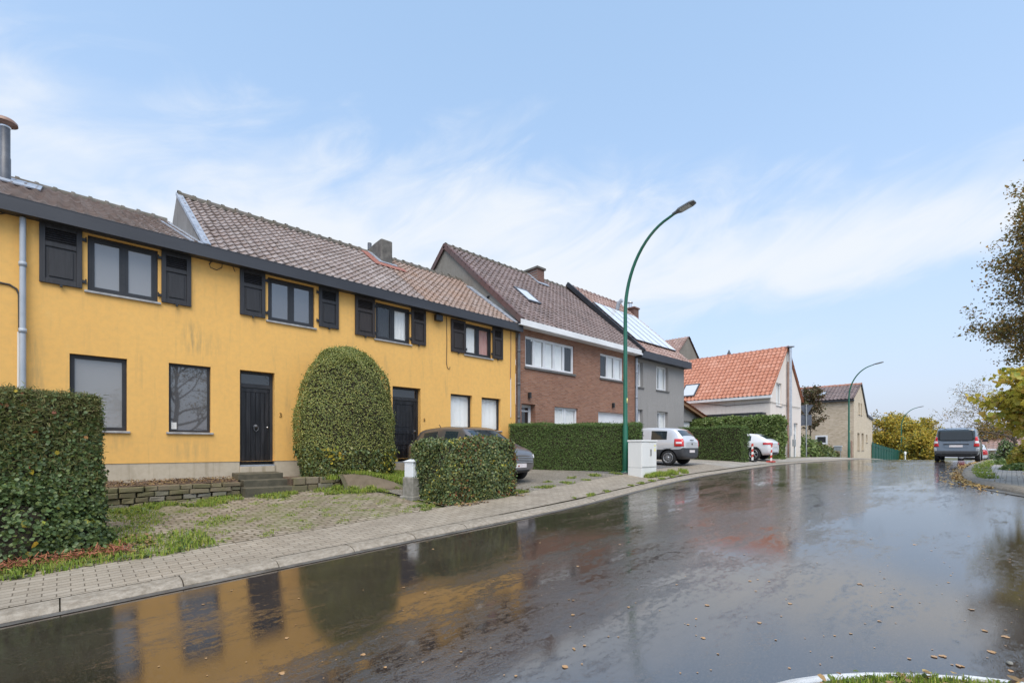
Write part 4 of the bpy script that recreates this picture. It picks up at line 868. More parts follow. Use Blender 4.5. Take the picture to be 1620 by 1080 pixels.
window(gh, BW, *G3, .17, M['white'], M['clear'], 1, .07, .03, back=M['blind'], name='door')
YS, ZS = 17.25, EYE+9.12; yge, zge = 12.55, zg1-.02; US = Vector((0, YS-yge, ZS-zge)); USn = Vector((0, -(ZS-zge), YS-yge)).normalized()
tiled(gh, (XC0, yge, zge), (1,0,0), XC1-XC0+.15, US, US.length, .30, .34, M['tiles_pink'])
ridge(gh, (XC0, YS, ZS), (XC1+.15, YS, ZS), M['tiles_pink'], .12, .4)
MB().add([(XC0,YS,ZS),(XC1+.15,YS,ZS),(XC1+.15,YS+4.7,zge),(XC0,YS+4.7,zge)], [(0,1,2,3)]).build('rear_roof', M['tiles_pink'], gh, fix=False)
MB().prism([(XC1-.02, FY, zge), (XC1-.02, YS, ZS-.1), (XC1-.02, YS+4, zge)], (.05,0,0)).build('gable_wall', M['browngable'], gh)
MB().box((XC0, 12.50, zg0), (XC1+.14, 12.53, zg1+.03)).box((XC0, 12.53, zg0+.02), (XC1+.14, FY+.04, zg0+.06)).build('gutter', M['fascia'], gh)
strip(gh, 'verge', Vector((XC0-.10, yge-.1, zge-.12)), Vector((XC0-.10, YS+.05, ZS+.02)), (1,0,0), USn, .12, .22, M['anthracite'])
downpipe('downpipe', gh, XC0+.0, FY-.09, .7, zg0-.02, .05, M['zinc'])
onS = lambda x, y, l: Vector((x, y, zge+(y-yge)*(ZS-zge)/(YS-yge)))+USn*l
gx0, gy0 = onY(1003, 500, 16.55).x, 16.55; gkz = onY(1003, 487, gy0).z
gc = MB().box((gx0, gy0, ZS-1.1), (gx0+.55, gy0+.9, gkz)).build('chimney', M['brickch'], gh)
MB().box((gx0-.06, gy0-.06, gkz), (gx0+.61, gy0+.96, gkz+.09)).build('chimney_cap', M['brickch'], gc)
MB().tube([(gx0+.27, gy0+.45, gkz+.09), (gx0+.27, gy0+.45, gkz+.45)], .11, 12).lathe((gx0+.27, gy0+.45, gkz+.45), (0,0,1), [(0,.11),(.0,.17),(.06,.17),(.07,0)], 12).build('flue', M['steel'], gc)
# panels: six in a row on rails
pw, pa, pb_ = (XC1-.35-(XC0+.55))/5, 13.25, 16.0
def panel(i):
    x0 = XC0+.55+i*pw+.015; x1 = x0+pw-.03; t = thing('solar_panel', None, 'solar panel', onS((x0+x1)/2, (pa+pb_)/2, .08), 'solar panels on the grey house roof')
    mb = MB(); mb.prism([onS(x0,pa,.11), onS(x1,pa,.11), onS(x1,pb_,.11), onS(x0,pb_,.11)], USn*.035); mb.build('frame', M['panelframe'], t)
    MB().add([onS(x0+.03,pa+.03,.15), onS(x1-.03,pa+.03,.15), onS(x1-.03,pb_-.03,.15), onS(x0+.03,pb_-.03,.15)], [(0,1,2,3)]).build('glass', M['panel'], t, fix=False); return t
for i in range(5):
    panel(i)['label'] = ['tall glossy solar panel nearest the dark verge of the grey house roof', 'second glossy solar panel from the dark verge on the grey house roof', 'middle one of the five glossy solar panels on the grey house roof', 'glossy solar panel just below the round vent near the brick chimney', 'glossy solar panel at the far right end of the roof row'][i]
vp = onS(XC0+.55+3.1*pw, 16.15, .1); MB().tube([vp, vp+Vector((0,-.1,.35)), vp+Vector((0,-.35,.5))], .12, 10).build('roof_vent', M['pvc'], gh)
# ================================================================== garage beside the grey house
ga = thing('garage', 'low grey garage with orange verge and white door behind the silver hatchback', 'garage', (29, 14.6, road(29)))
YG = 14.6; gr_ = onY(1114, 663, YG); gl_ = onY(1078, 639, YG); sl_ = (gr_.z-gl_.z)/(gr_.x-gl_.x); gxa = XC1+.06; gza = gr_.z+sl_*(gxa-gr_.x)
gd = (fx(1079, YG), fx(1101, YG), .9, fz(1101, 667, YG)); mb = MB()
wall_geo(mb, gxa, gr_.x-.2, .5, lambda a: gr_.z-.12+sl_*(a-gr_.x), [], [gd], mpY(YG), .2); mb.build('wall', M['greyrender'], ga, fix=False)
MB().box((gd[0], YG+.16, gd[2]), (gd[1], YG+.19, gd[3])).build('garage_door', M['whitepaint'], ga)
MB().prism([(gxa, YG-.35, gza-.18), (gr_.x, YG-.35, gr_.z-.18), (gr_.x, YG-.35, gr_.z), (gxa, YG-.35, gza)], (0, .05, 0)).build('bargeboard', pm('varnished_wood', (.20,.11,.055), (.28,.16,.085), 4, .5), ga)
dsl = Vector((gxa-gr_.x, 0, gza-gr_.z)); tiled(ga, (gr_.x+.08, YG-.4, gr_.z+.0), (0,1,0), 4.0, dsl, dsl.length, .3, .36, M['tiles_orange'])

# ================================================================== cream house with the orange roof
oh = thing('cream_house', 'cream rendered house with a bright orange tiled roof and steel flue', 'house', (35.5, 10.5, road(35)))
OX0, OY = 32.5, 10.5; ax = onY(1244.5, 552, OY); oz = EYE+87*31.0/750; oax, oaz = ax.x, ax.z; OX1 = 2*oax-OX0
oz = onY(1219, 622, OY).z
topo = lambda a: oz+(oaz-oz)*(a-OX0)/(oax-OX0) if a <= oax else oaz-(oaz-oz)*(a-oax)/(OX1-oax)
ow = onY(1228, 641, OY); ow2 = onY(1236.5, 607, OY); od1 = (fx(1255.5, OY), fx(1262, OY), .9, fz(1258, 669, OY))
mb = MB(); wall_geo(mb, OX0, OX1, .4, topo, [oax], [(ow.x, ow2.x, ow.z, ow2.z), od1], mpY(OY), .16)
mb.add([(OX0, OY, .4), (OX0, OY+9, .4), (OX0, OY+9, oz), (OX0, OY, oz)], [(0,1,2,3)]).add([(OX1, OY, .4), (OX1, OY+9, .4), (OX1, OY+9, oz), (OX1, OY, oz)], [(0,1,2,3)])
mb.build('wall', M['cream'], oh, fix=False)
window(oh, mpY(OY), ow.x, ow2.x, ow.z, ow2.z, .1, M['white'], M['clear'], 1, .07, back=M['curtain'], sill=M['sill'])
window(oh, mpY(OY), *od1, .1, M['white'], M['clear'], 1, .08, back=M['blind'], name='door')
ue = Vector((oax-OX0+.25, 0, oaz-oz+.25)); Un = Vector((-(oaz-oz), 0, oax-OX0)).normalized()
tiled(oh, Vector((OX0-.22, OY-.12, oz-.2))+Un*.08, (0,1,0), 9.2, ue, ue.length, .27, .36, M['tiles_orange'], hs=1.3)
ur = Vector((oax-OX1-.25, 0, oaz-oz+.25)); tiled(oh, Vector((OX1+.22, OY-.12, oz-.2))+Vector((-Un.x,0,Un.z))*.08, (0,1,0), 9.2, ur, ur.length, .27, .36, M['tiles_orange'])
ridge(oh, (oax, OY-.12, oaz+.07), (oax, OY+9, oaz+.07), M['tiles_orange'], .12, .4)
MB().box((OX0-.30, OY-.12, oz-.30), (OX0-.03, OY+9, oz-.13)).build('gutter', M['whitepaint'], oh)
MB().box((OX0-.55, OY+.35, .4), (OX0-.01, OY+7, oz-1.32)).build('annex', M['cream'], oh)
MB().box((OX0-.65, OY+.25, oz-1.32), (OX0-.005, OY+7.1, oz-1.20)).build('annex_roof', M['fascia'], oh)
roof_window(oh, [Vector((OX0-.22, 0, oz-.2))+Un*.14+ue*t_+Vector((0, y_, 0)) for y_, t_ in ((onX(1101,620,OX0+.2).y, .08), (onX(1101,620,OX0+.2).y, .36), (onX(1078,620,OX0+.2).y, .36), (onX(1078,620,OX0+.2).y, .08))], M['panelframe'], glass_mat('skylight_glass_b', (.6,.62,.64), .04, 1, 2.4), Un)  # pane coloured pale in place of a bright sky reflection
fl = onY(1250, 549, OY-.22); fo = MB().tube([(fl.x, fl.y, 2.4), (fl.x, fl.y, fl.z-.1)], .105, 14).build('flue', M['steel'], oh)
MB().lathe((fl.x, fl.y, fl.z-.1), (0,0,1), [(0,.09),(.1,.09),(.1,.26),(.14,.26),(.2,.02)], 16).build('flue_cap', M['zinc'], fo)
p_ = onY(1247, 600, OY-.12); MB().tube([(p_.x, p_.y, .9), (p_.x, p_.y, oaz-.9)], .06, 10).build('downpipe', M['copper'], oh)
MB().tube([onX(1082, 635, OX0-.05), onX(1120, 639, OX0-.06), onX(1150, 641.5, OX0-.05), onX(1160, 640.5, OX0-.05), (OX0-.05, OY-.04, onY(1219, 636, OY).z), onY(1250, 642.5, OY-.05), onY(1266, 645, OY-.05)], .016, 6).build('cable', M['wire'], oh)
# house behind with a brown gable
hb = thing('village_house', 'tall house with pale red roof and brown gable behind the orange roof', 'house', (42, 20.5, road(42)))
HY = 20.5; ha = onY(1088.5, 533, HY); he = onY(1105.5, 571, HY); dx = he.x-ha.x; bx = ha.x-dx*1.6; bz = ha.z-(ha.z-he.z)*1.6
mb = MB(); wall_geo(mb, bx, ha.x+dx*1.6, .3, lambda a: ha.z-(ha.z-he.z)*abs(a-ha.x)/dx, [ha.x], [], mpY(HY), .1); mb.add([(bx, HY, .3), (bx, HY+8, .3), (bx, HY+8, bz), (bx, HY, bz)], [(0,1,2,3)]); mb.build('wall', M['browngable'], hb, fix=False)
u_ = Vector((ha.x-bx, 0, ha.z-bz)); tiled(hb, (bx-.1, HY-.1, bz), (0,1,0), 8.5, u_, u_.length, .3, .36, M['tiles_pink'])
u_ = Vector((bx-ha.x, 0, ha.z-bz)); tiled(hb, (2*ha.x-bx+.1, HY-.1, bz), (0,1,0), 8.5, u_, u_.length, .3, .36, M['tiles_verge'])
# church far behind
cp = at(1153.3, 553, 150); ct = thing('church', 'distant church tower whose dark spire tip shows above the orange roof', 'church', (cp.x, cp.y, road(cp.x)-2))
gzc = road(cp.x)-2; MB().box((cp.x-2.5, cp.y-2.5, gzc), (cp.x+2.5, cp.y+2.5, cp.z-14)).build('tower', M['brick'], ct)
MB().lathe((cp.x, cp.y, cp.z-14), (0,0,1), [(0,3.2),(4,1.9),(9,.95),(12.2,.5),(12.3,.75),(12.7,.6),(14,.05)], 8).build('spire', M['fascia'], ct)

# ================================================================== beige brick house
be = thing('beige_house', 'pale beige brick house with asymmetric gable at the crest of the street', 'house', (58, 10.4, road(58)))
cX, cY = 54.5, onX(1350.7, 629, 54.5).y; bz0 = onY(1350.7, 630.5, cY).z; A_ = onY(1362, 609, cY); K_ = onY(1371.5, 658, cY); R_ = onY(1380, 664, cY)
def topb(a):
    if a <= A_.x: return bz0+(A_.z-bz0)*(a-cX)/(A_.x-cX)
    if a <= K_.x: return A_.z+(K_.z-A_.z)*(a-A_.x)/(K_.x-A_.x)
    return K_.z+(R_.z-K_.z)*(a-K_.x)/(R_.x-K_.x)
hb_ = [(fx(x0, cY), fx(x1, cY), fz(x0, y1, cY), fz(x0, y0, cY)) for x0, x1, y0, y1 in ((1358.3,1360.2,637,655.5), (1361.9,1363.6,638,656.5), (1356.5,1360,684.5,712), (1363,1366.5,685,712), (1370.3,1372.5,687.5,700))]
mb = MB(); wall_geo(mb, cX, R_.x, -1.5, topb, [A_.x, K_.x], hb_, mpY(cY), .3); mb.build('wall', M['beigeX'], be, fix=False)
sw = onX(1290, 702.5, cX); sw2 = onX(1309.5, 688, cX); mb = MB()
wall_geo(mb, cY, cY+12, -1.5, lambda a: bz0, [], [(sw2.y, sw.y, sw.z, sw2.z)], mpX(cX), .15); mb.build('wall', M['beigeY'], be, fix=False)
for h in hb_: window(be, mpY(cY), *h, .24, M['anthracite'], M['glass_dark'], 1, .07, sill=M['sill_dark'])
window(be, mpX(cX), sw2.y, sw.y, sw.z, sw2.z, -.03, M['white'], M['glass_dark'], 1, .16)
uu = Vector((A_.x-cX+.2, 0, A_.z-bz0+.1)); un = Vector((-(A_.z-bz0), 0, A_.x-cX)).normalized()
tiled(be, Vector((cX-.2, cY-.06, bz0-.06))+un*.06, (0,1,0), 12.1, uu, uu.length, .32, .40, M['tiles_mauve'], hs=1.2)
MB().box((cX-.28, cY-.05, bz0-.22), (cX-.01, cY+12, bz0-.05)).build('gutter', M['anthracite'], be)
ridge(be, (A_.x, cY-.08, A_.z+.1), (A_.x, cY+12, A_.z+.1), M['tiles_orange'], .13, .45)
mb = MB()
for p, q in ((A_, K_), (K_, R_)):
    d = (q-p).normalized(); nn = Vector((-d.z, 0, d.x)); nn = nn if nn.z > 0 else -nn; mb.prism([p+Vector((0,-.1,0))-nn*.06, q+d*.05+Vector((0,-.1,0))-nn*.06, q+d*.05+Vector((0,-.1,0))+nn*.18, p+Vector((0,-.1,0))+nn*.18], (0, 12.1, 0))
mb.build('side_roof', M['anthracite'], be)
roof_window(be, [Vector((cX-.2, 0, bz0-.06))+un*.13+uu*t_+Vector((0, y_, 0)) for y_, t_ in ((onX(1306,625,cX+1).y, .30), (onX(1306,625,cX+1).y, .56), (onX(1296,625,cX+1).y, .56), (onX(1296,625,cX+1).y, .30))], M['panelframe'], glass_mat('skylight_glass_c', (.45,.47,.5), .04, 1, 2.4), un)  # reflected sky is put into the pale pane colour
# letter box on a post by its side wall, leaning stake
q = onX(1325.5, 709, 52.5); g0 = G(q.x, q.y); lb = thing('letter_box', 'small grey letter box on a post beside the beige brick wall', 'letter box', (q.x, q.y, g0))
MB().box((q.x-.2, q.y-.28, q.z-.24), (q.x+.2, q.y+.28, q.z+.2)).build('box', M['galv'], lb, bevel=.02); MB().box((q.x-.24, q.y-.32, q.z+.2), (q.x+.24, q.y+.32, q.z+.27)).build('lid', M['white'], lb)
MB().tube([(q.x, q.y-.2, g0-.2), (q.x, q.y-.2, q.z-.24)], .03, 8).build('post', M['galv'], lb)
q = onX(1347.5, 712, 54.2); tag(MB().tube([(54.0, q.y-.05, road(54)), (54.35, q.y+.05, EYE+.65)], .06, 8).lathe((54.35, q.y+.05, EYE+.65), (0,0,1), [(0,.06),(.05,.0)], 8).build('stake', M['copper']), 'dark brown stake leaning at the corner of the beige house', 'stake')
# far bungalow
bu = thing('bungalow', 'distant brown-roofed bungalow beyond the van at the end of the street', 'bungalow', (96, -1, -2.2))
BX = 95.0; r0 = onX(1538, 723, BX); r1 = onX(1612, 723, BX); bz_ = onX(1560, 708.5, BX).z; rz_ = onX(1560, 692.5, BX).z; ya_, yb_ = max(r0.y, r1.y), min(r0.y, r1.y)-3
wn = [(onX(b_, 0, BX).y, onX(a_, 0, BX).y, onX(a_, y1, BX).z, onX(a_, y0, BX).z) for a_, b_, y0, y1 in ((1556,1567,711,716), (1574,1584,710,718))]; wn = [(min(a,b), max(a,b), c_, d_) for a, b, c_, d_ in wn]
mb = MB(); wall_geo(mb, yb_, ya_, -3.5, lambda a: bz_, [], wn, mpX(BX), .2); mb.add([(BX, ya_, -3.5), (BX+9, ya_, -3.5), (BX+9, ya_, bz_), (BX+4.5, ya_, rz_), (BX, ya_, bz_)], [(0,1,2,3,4)]); mb.build('wall', M['beigeY'], bu, fix=False)
for w_ in wn: window(bu, mpX(BX), *w_, .1, M['white'], M['glass_dark'], 2, .12)
uu = Vector((5.0, 0, rz_-bz_+.2)); tiled(bu, (BX-.5, yb_, bz_-.15), (0,1,0), ya_-yb_+.4, uu, uu.length, .45, .5, M['tiles_pink'])
MB().box((BX-.55, yb_, bz_-.3), (BX-.45, ya_+.4, bz_-.1)).build('gutter', M['whitepaint'], bu)
cb = onX(1575, 690, BX+4).y; MB().box((BX+4, cb-.4, rz_-.5), (BX+4.9, cb+.4, rz_+.9)).build('chimney', M['brick'], bu)

# ================================================================== retaining wall, steps, tarpaulin, mailbox pillar
def stone_course_wall(name, label, x0, x1, y, zb, zt, depth=.3, rough=.02, hcourse=.125):
    V = []; F = []; b = 0; z = zb; rows = max(1, round((zt(x0)-zb(x0))/hcourse)); mb = MB()
    for r in range(rows):
        x = x0-random.random()*.15
        while x < x1:
            w = random.uniform(.20, .42); e = min(x+w, x1)
            if e-x > .07:
                xm = (x+e)/2; h = (zt(xm)-zb(xm))/rows; za = zb(xm)+h*r; j = random.uniform(-.03, .02); g = .008
                y0 = y+j; pts = []
                for (px_, pz_) in ((x+g, za+g), (e-g, za+g), (e-g, za+h-g*.5), (x+g, za+h-g*.5)): pts.append((px_+random.uniform(-.008,.008), y0+random.uniform(-.01,.01), pz_+random.uniform(-.008,.008)))
                mid = [(p[0]*.86+xm*.14, p[1]-.022, p[2]*.84+(za+h/2)*.16) for p in pts]; back = [(p[0], y+depth, p[2]) for p in pts]
                mb.add(back+pts+mid, [(4,5,9,8),(5,6,10,9),(6,7,11,10),(7,4,8,11),(8,9,10,11),(0,1,5,4),(1,2,6,5),(2,3,7,6),(3,0,4,7)])
            x = e
    return tag(mb.build(name, M['wallstone']), label, 'wall')
WYR = 12.0
sx0, sx1 = onY(120, 0, WYR).x, onY(381, 0, WYR).x; wt_ = onY(300, 766, WYR).z; gw = lambda x: G(x, WYR)-.05
stone_course_wall('retaining_wall', 'low mossy dry stone retaining wall under the left ground floor windows', sx0, sx1, WYR, gw, lambda x: wt_, .25)
rx0, rx1 = onY(455, 0, WYR).x, onY(520, 0, WYR).x
def ragtop(x): return onY(480, 752, WYR).z-.02
stone_course_wall('rubble_wall', 'short rough rubble stone wall between steps and tarpaulin', rx0, rx1+.15, 11.62, gw, ragtop, .3, hcourse=.17)
tag(MB().box((rx0-.02, 11.64, .1), (rx1+.2, FY, ragtop(0)-.04)).build('bed', M['soilm']), kind='structure')
# bed of soil behind the wall
V = []; F = []; nx_, ny_ = 60, 8
for i in range(nx_+1):
    for j in range(ny_+1):
        x = sx0-.6+(sx1-sx0+.6)*i/nx_; y = WYR+.12+(FY-WYR-.12)*j/ny_; V.append((x, y, wt_-.015+.08*(j/ny_)+.03*math.sin(x*3.1+y*5)*math.sin(x*7.3)))
F = [(i*(ny_+1)+j, (i+1)*(ny_+1)+j, (i+1)*(ny_+1)+j+1, i*(ny_+1)+j+1) for i in range(nx_) for j in range(ny_)]
tag(np_mesh('bed', V, F, M['soilm'], smooth=True), kind='structure')
stp = thing('steps', 'three worn dark stone steps below the front door numbered 3', 'steps', (3.6, 11.9, .45))
sl0 = [(377,448,749.5,757,FY-.62), (386,456,760,771,FY-.95), (388,463,772.5,783,FY-1.28)]
for x0, x1, y0, y1, yy in sl0:
    a, b = onY(x0, y0, yy), onY(x1, y1, yy); mb = MB(); n = 6; vs = []
    for i in range(n+1):
        x = a.x+(b.x-a.x)*i/n; j = random.uniform(-.012, .012)
        vs += [(x, yy+j, b.z), (x, yy+j-.01, a.z), (x, FY-.04, a.z+.012), (x, FY-.04, b.z)]
    mb.add(vs, [(4*i+q, 4*i+4+q, 4*i+4+(q+1) % 4, 4*i+(q+1) % 4) for i in range(n) for q in range(4)]+[(0,1,2,3), (4*n+3, 4*n+2, 4*n+1, 4*n)]); mb.build('step', M['slab'], stp, bevel=.012)
MB().box((onY(383,0,FY-.5).x, FY-.60, .2), (onY(447,0,FY-.5).x, FY-.045, onY(400,757,FY-.62).z-.012)).build('core', M['slab'], stp)
# tarpaulin over the slope left of the mailbox, grass bank above it
def bank(x, y):
    """bank between the cobbles and the house right of the steps"""
    x0b, x1b = rx1+.12, 6.35; t = min(1, max(0, (x-x0b)/(x1b-x0b))); toe = 10.95-.95*t; crest = 11.5-.80*t
    hi = .93-.30*t*t; lo = G(x, toe)-.01; f = min(1, max(0, (y-toe)/(crest-toe))); f = f*f*(3-2*f)
    return lo+(hi-lo)*f+(.10+.12*t if y > crest else 0)*min(1, (y-crest)/1.2)
def bank_sheet(name, x0, x1, ya, yb, dz, mat, nx=40, ny=16, wr=0.0):
    V = []
    for i in range(nx+1):
        x = x0+(x1-x0)*i/nx
        for j in range(ny+1):
            y = ya(x)+(yb(x)-ya(x))*j/ny; V.append((x, y, bank(x, y)+dz+wr*(math.sin(x*9+y*3)+math.sin(x*17-y*5)*.6)))
    n = ny+1; return np_mesh(name, V, [(i*n+j, (i+1)*n+j, (i+1)*n+j+1, i*n+j+1) for i in range(nx) for j in range(ny)], mat, smooth=True)
tX0, tX1 = rx1+.12, 6.35
tf = lambda x: min(1, max(0, (x-tX0)/(tX1-tX0)))
tag(bank_sheet('bank', tX0-.1, 7.2, lambda x: 10.9-.95*tf(x), lambda x: FY-.01, 0, M['earth']), kind='structure')
tp = bank_sheet('tarpaulin', tX0, tX1-.25, lambda x: 10.93-.95*tf(x), lambda x: 11.53-.82*tf(x), .018, M['tarp'], 46, 16, .007)
sd2 = tp.modifiers.new('thickness', 'SOLIDIFY'); sd2.thickness = .008
tag(tp, 'brown woven tarpaulin pegged over the earth bank below the dome bush', 'tarpaulin')
mp_ = gnd(655, 787); mbx = thing('mailbox_pillar', 'white metal mailbox on a square weathered stone block beside the cube hedge', 'mailbox', mp_)
r45 = Matrix.Rotation(.16, 3, 'Z'); ex_, ey_ = r45 @ Vector((1,0,0)), r45 @ Vector((0,1,0)); Zv = Vector((0,0,1))
tz = at(650, 754, (mp_.x*CT+mp_.y*ST)).z
MB().obox(mp_+Zv*((tz-mp_.z)/2), ex_*.185, ey_*.17, Zv*(tz-mp_.z)/2).build('pillar', M['stone_old'], mbx, bevel=.02)
MB().obox(mp_-Zv*.0, ex_*.24, ey_*.21, Zv*.05).build('footing', M['stone_old'], mbx, bevel=.02)
bc_ = Vector((mp_.x, mp_.y, tz)); bxo = MB().obox(bc_+Zv*.17-ex_*.02, ex_*.135, ey_*.14, Zv*.17).build('mailbox', M['mailbox'], mbx, bevel=.01)
rt = bc_+Zv*.34-ex_*.02; MB().add([rt+ex_*a+ey_*b for a, b in ((-.16,-.17),(.16,-.17),(.16,.17),(-.16,.17))]+[rt+Zv*.06+ex_*a+ey_*b for a, b in ((-.03,-.04),(.03,-.04),(.03,.04),(-.03,.04))], [(0,1,5,4),(1,2,6,5),(2,3,7,6),(3,0,4,7),(4,5,6,7),(3,2,1,0)]).build('lid', M['mailbox'], bxo)
MB().obox(rt-Zv*.10-ey_*.143, ex_*.055, ey_*.004, Zv*.018).build('name_plate', M['zinc'], bxo); MB().lathe(rt-Zv*.035-ey_*.14, (0,-1,0), [(0,.014),(.006,.012),(.007,0)], 10).build('lock', M['black'], bxo)

# ================================================================== hedges and bushes
up_ = lambda zlo, zhi: (lambda P: rng.random(len(P)) < np.clip((P[:,2]-zlo)/(zhi-zlo), 0, 1))
dn_ = lambda zlo, zhi: (lambda P: rng.random(len(P)) < np.clip((zhi-P[:,2])/(zhi-zlo), 0, 1))
patch = lambda f, seed, thr: (lambda P: wob(P, 1.0, f, seed) > thr)
hz0 = G(-.5, 9.2)-.05; hz1 = EYE+.775
both = lambda a, b: (lambda P: a(P) & b(P))
hedge('hedge', 'tall clipped hedge overgrown with dark ivy at the left edge', (-2.9, 9.5), (1, 0), 3.33, .5, hz0, hz1,
      [(4200, .052, NEEDLE, M['leaf_conifer'], .9, up_(hz0+.4, hz0+1.7)), (2500, .040, LEAFW, M['leaf_ivy'], .55, dn_(hz0+.9, hz0+2.1)), (420, .036, LEAFW, M['leaf_ivy'], .7, None), (12, .06, LEAFW, M['leaf_autumn'], .6, None), (14, .05, LEAFW, M['leaf_red'], .6, None)],
      ['-y', '+x', '+z'], rnd=.10, lump=.06)
# ivy spilling forward at its foot
def blob_leaves(name, label, cat, c, r, n, size, tmpl, mat, jit=.6, flat=1.0, core=.72, group=None, shape=None, extra=()):
    c = np.array(c, float); r = np.array(r, float); D = rng.normal(0, 1, (n, 3)); D[:,2] = np.abs(D[:,2])*1.0-.15*rng.random(n); D /= np.linalg.norm(D, axis=1, keepdims=True)
    R = (1+wob(D*2, .16, 1.7, c[0])+rng.normal(0, .05, n))*np.where(rng.random(n) < .25, rng.uniform(.75, .95, n), 1.0); P = c+D*r*R[:,None]
    mats = [M['twig'], mat]; parts = []
    u = np.linspace(0, 2*math.pi, 15)[:-1]; vs = []
    for k, w in enumerate(np.linspace(-.1, 1.45, 6)):
        for a in u: d = np.array([math.cos(a)*math.cos(w), math.sin(a)*math.cos(w), math.sin(w)]); vs.append(c+d*r*core*(1+wob(d[None]*2, .16, 1.7, c[0])[0]))
    m = len(u); parts.append((np.array(vs), np.array([(i*m+j, i*m+(j+1) % m, (i+1)*m+(j+1) % m, (i+1)*m+j) for i in range(5) for j in range(m)]), 0))
    vv, ff = leaves(P, D, size, tmpl, jit); parts.append((vv, ff, 1))
    for (mt, cnt, sz, keep) in extra:
        mats.append(mt); q = rng.integers(0, n, cnt); q = q[keep(P[q])] if keep else q; vv, ff = leaves(P[q]+D[q]*.03, D[q], sz, tmpl, jit); parts.append((vv, ff, len(mats)-1))
    V, F, MI = join(parts); return tag(np_mesh(name, V, F, mats, MI), label, cat, group)
for i, (x, y, rx_, h) in enumerate(((-.55, 8.85, .8, 1.0), (-1.5, 8.75, .85, .9), (.05, 8.95, .5, .55))):
    blob_leaves('ivy', ['dark ivy mound bulging from the foot of the tall left hedge', 'spreading ivy mound with yellow leaves at the far left hedge foot', 'small ivy tuft at the right corner of the tall left hedge'][i], 'ivy', (x, y, G(x, y)-.05), (rx_, .55, h), int(5200*rx_), .048, LEAFW, M['leaf_ivy'], .7, extra=[(M['leaf_autumn'], 28, .085, None)])
bx0, bx1, by0, by1 = 5.62, 7.62, 7.78, 9.2; mz0 = G(6.3, 8.2)-.03; mz1 = at(713, 693, (5.65*CT+7.8*ST)).z
hedge('hedge', 'square clipped hedge with red and yellow leaves beside the mailbox', ((bx0+bx1)/2, (by0+by1)/2), (1, 0), (bx1-bx0)/2, (by1-by0)/2, mz0, mz1,
      [(2500, .040, LEAFW, M['leaf_holly'], .55, None), (620, .040, LEAFW, M['leaf_red'], .7, lambda P: (wob(P, 1, 2.0, 3.1)+.25*(P[:,0]-bx0) > .30) & (rng.random(len(P)) < .6)), (160, .05, LEAFW, M['leaf_autumn'], .7, patch(3, 1.2, .25))],
      ['-x', '-y', '+z', '+x'], rnd=.17, lump=.07, slope=.03)
lh0, lh1 = np.array((11.53, 12.4)), np.array((14.28, 8.60)); cdir = (lh1-lh0)/np.linalg.norm(lh1-lh0); nrm_ = np.array((-cdir[1], cdir[0])); cc_ = (lh0+lh1)/2+nrm_*.5
lz1 = at(965, 666, 15.4).z
hedge('hedge', 'long dark green privet hedge with flat light top behind the gravel forecourt', cc_, cdir, np.linalg.norm(lh1-lh0)/2, .5, .75, lz1,
      [(2300, .036, LEAF, M['leaf_privet'], .6, None)], ['-y', '+x', '+z', '+y'], rnd=.10, lump=.045, slope=-.008)
h2 = [Vector((25.0, 9.2, 0)), Vector((25.0, 12.6, 0))]
hedge('hedge', 'dark green privet hedge between the silver hatchback and the white car', (25.08, 10.95), (0, -1), 1.72, .5, .85, at(1179, 673, 23.9).z,
      [(900, .05, LEAF, M['leaf_privet'], .8, None)], ['-y', '+x', '+z', '+y'], rnd=.12, lump=.06)
hedge('hedge', 'light green leafy laurel hedge in front of the cream house', (31.0, 12.4), (0, -1), 3.1, .75, .85, EYE+1.87,
      [(420, .095, LEAFW, M['leaf_laurel'], .9, None), (60, .10, LEAFW, M['leaf_shrub'], .9, None)], ['-y', '+x', '+z', '+y'], inset=.16, rnd=.28, lump=.16)
# dome bush
DY, DRY = 12.15, .70; dc = onY(551, 0, DY); db = .84; dtp = onY(551, 546.5, DY-.1).z; DR = 1.33
def dome(n, seed):
    t = rng.random(n); a = rng.random(n)*2*math.pi; z = t; rr = np.where(z < .22, .84+.16*(z/.22), np.where(z < .36, 1.0, np.sqrt(np.clip(1-(np.abs(z-.36)/.64)**2.2, 0, 1))))
    k = int(n*.22); z2 = 1-.13*rng.random(k)**1.0; t[:k] = z2; z = t; rr[:k] = np.sqrt(np.clip(1-((z2-.36)/.64)**2.2, 0, 1))*np.sqrt(rng.random(k)*.0+1)
    P = np.stack([dc.x+DR*rr*np.cos(a), DY+DRY*rr*np.sin(a), db+(dtp-db)*z], 1); slope_ = np.where(z < .36, 0.1, (np.abs(z-.36)/.64)**1.2*1.5)
    N = np.stack([np.cos(a)/DR, np.sin(a)/DRY, slope_], 1); N /= np.linalg.norm(N, axis=1, keepdims=True); P += N*wob(P, .08, 2.2, 2.0)[:,None]+N*rng.normal(0, .018, (n, 1))+N*((rng.random(n) < .04)*rng.uniform(.02, .09, n))[:,None]; P[:,2] = np.minimum(P[:,2], dtp+.03); return P, N
parts = []; mats = [M['twig'], M['leaf_dome'], M['leaf_autumn'], M['leaf_holly']]
zz = np.linspace(0, .985, 14); aa = np.linspace(0, 2*math.pi, 33)[:-1]; vs = []
for z in zz:
    r = (.84+.16*min(1, z/.22)) if z < .36 else math.sqrt(max(0, 1-((z-.36)/.64)**2.2))
    for a in aa: vs.append((dc.x+(DR-.10)*r*math.cos(a), DY+(DRY-.10)*r*math.sin(a), db-.1+(dtp-db)*z))
parts.append((np.array(vs), np.array([(i*32+j, i*32+(j+1) % 32, (i+1)*32+(j+1) % 32, (i+1)*32+j) for i in range(13) for j in range(32)]), 0))
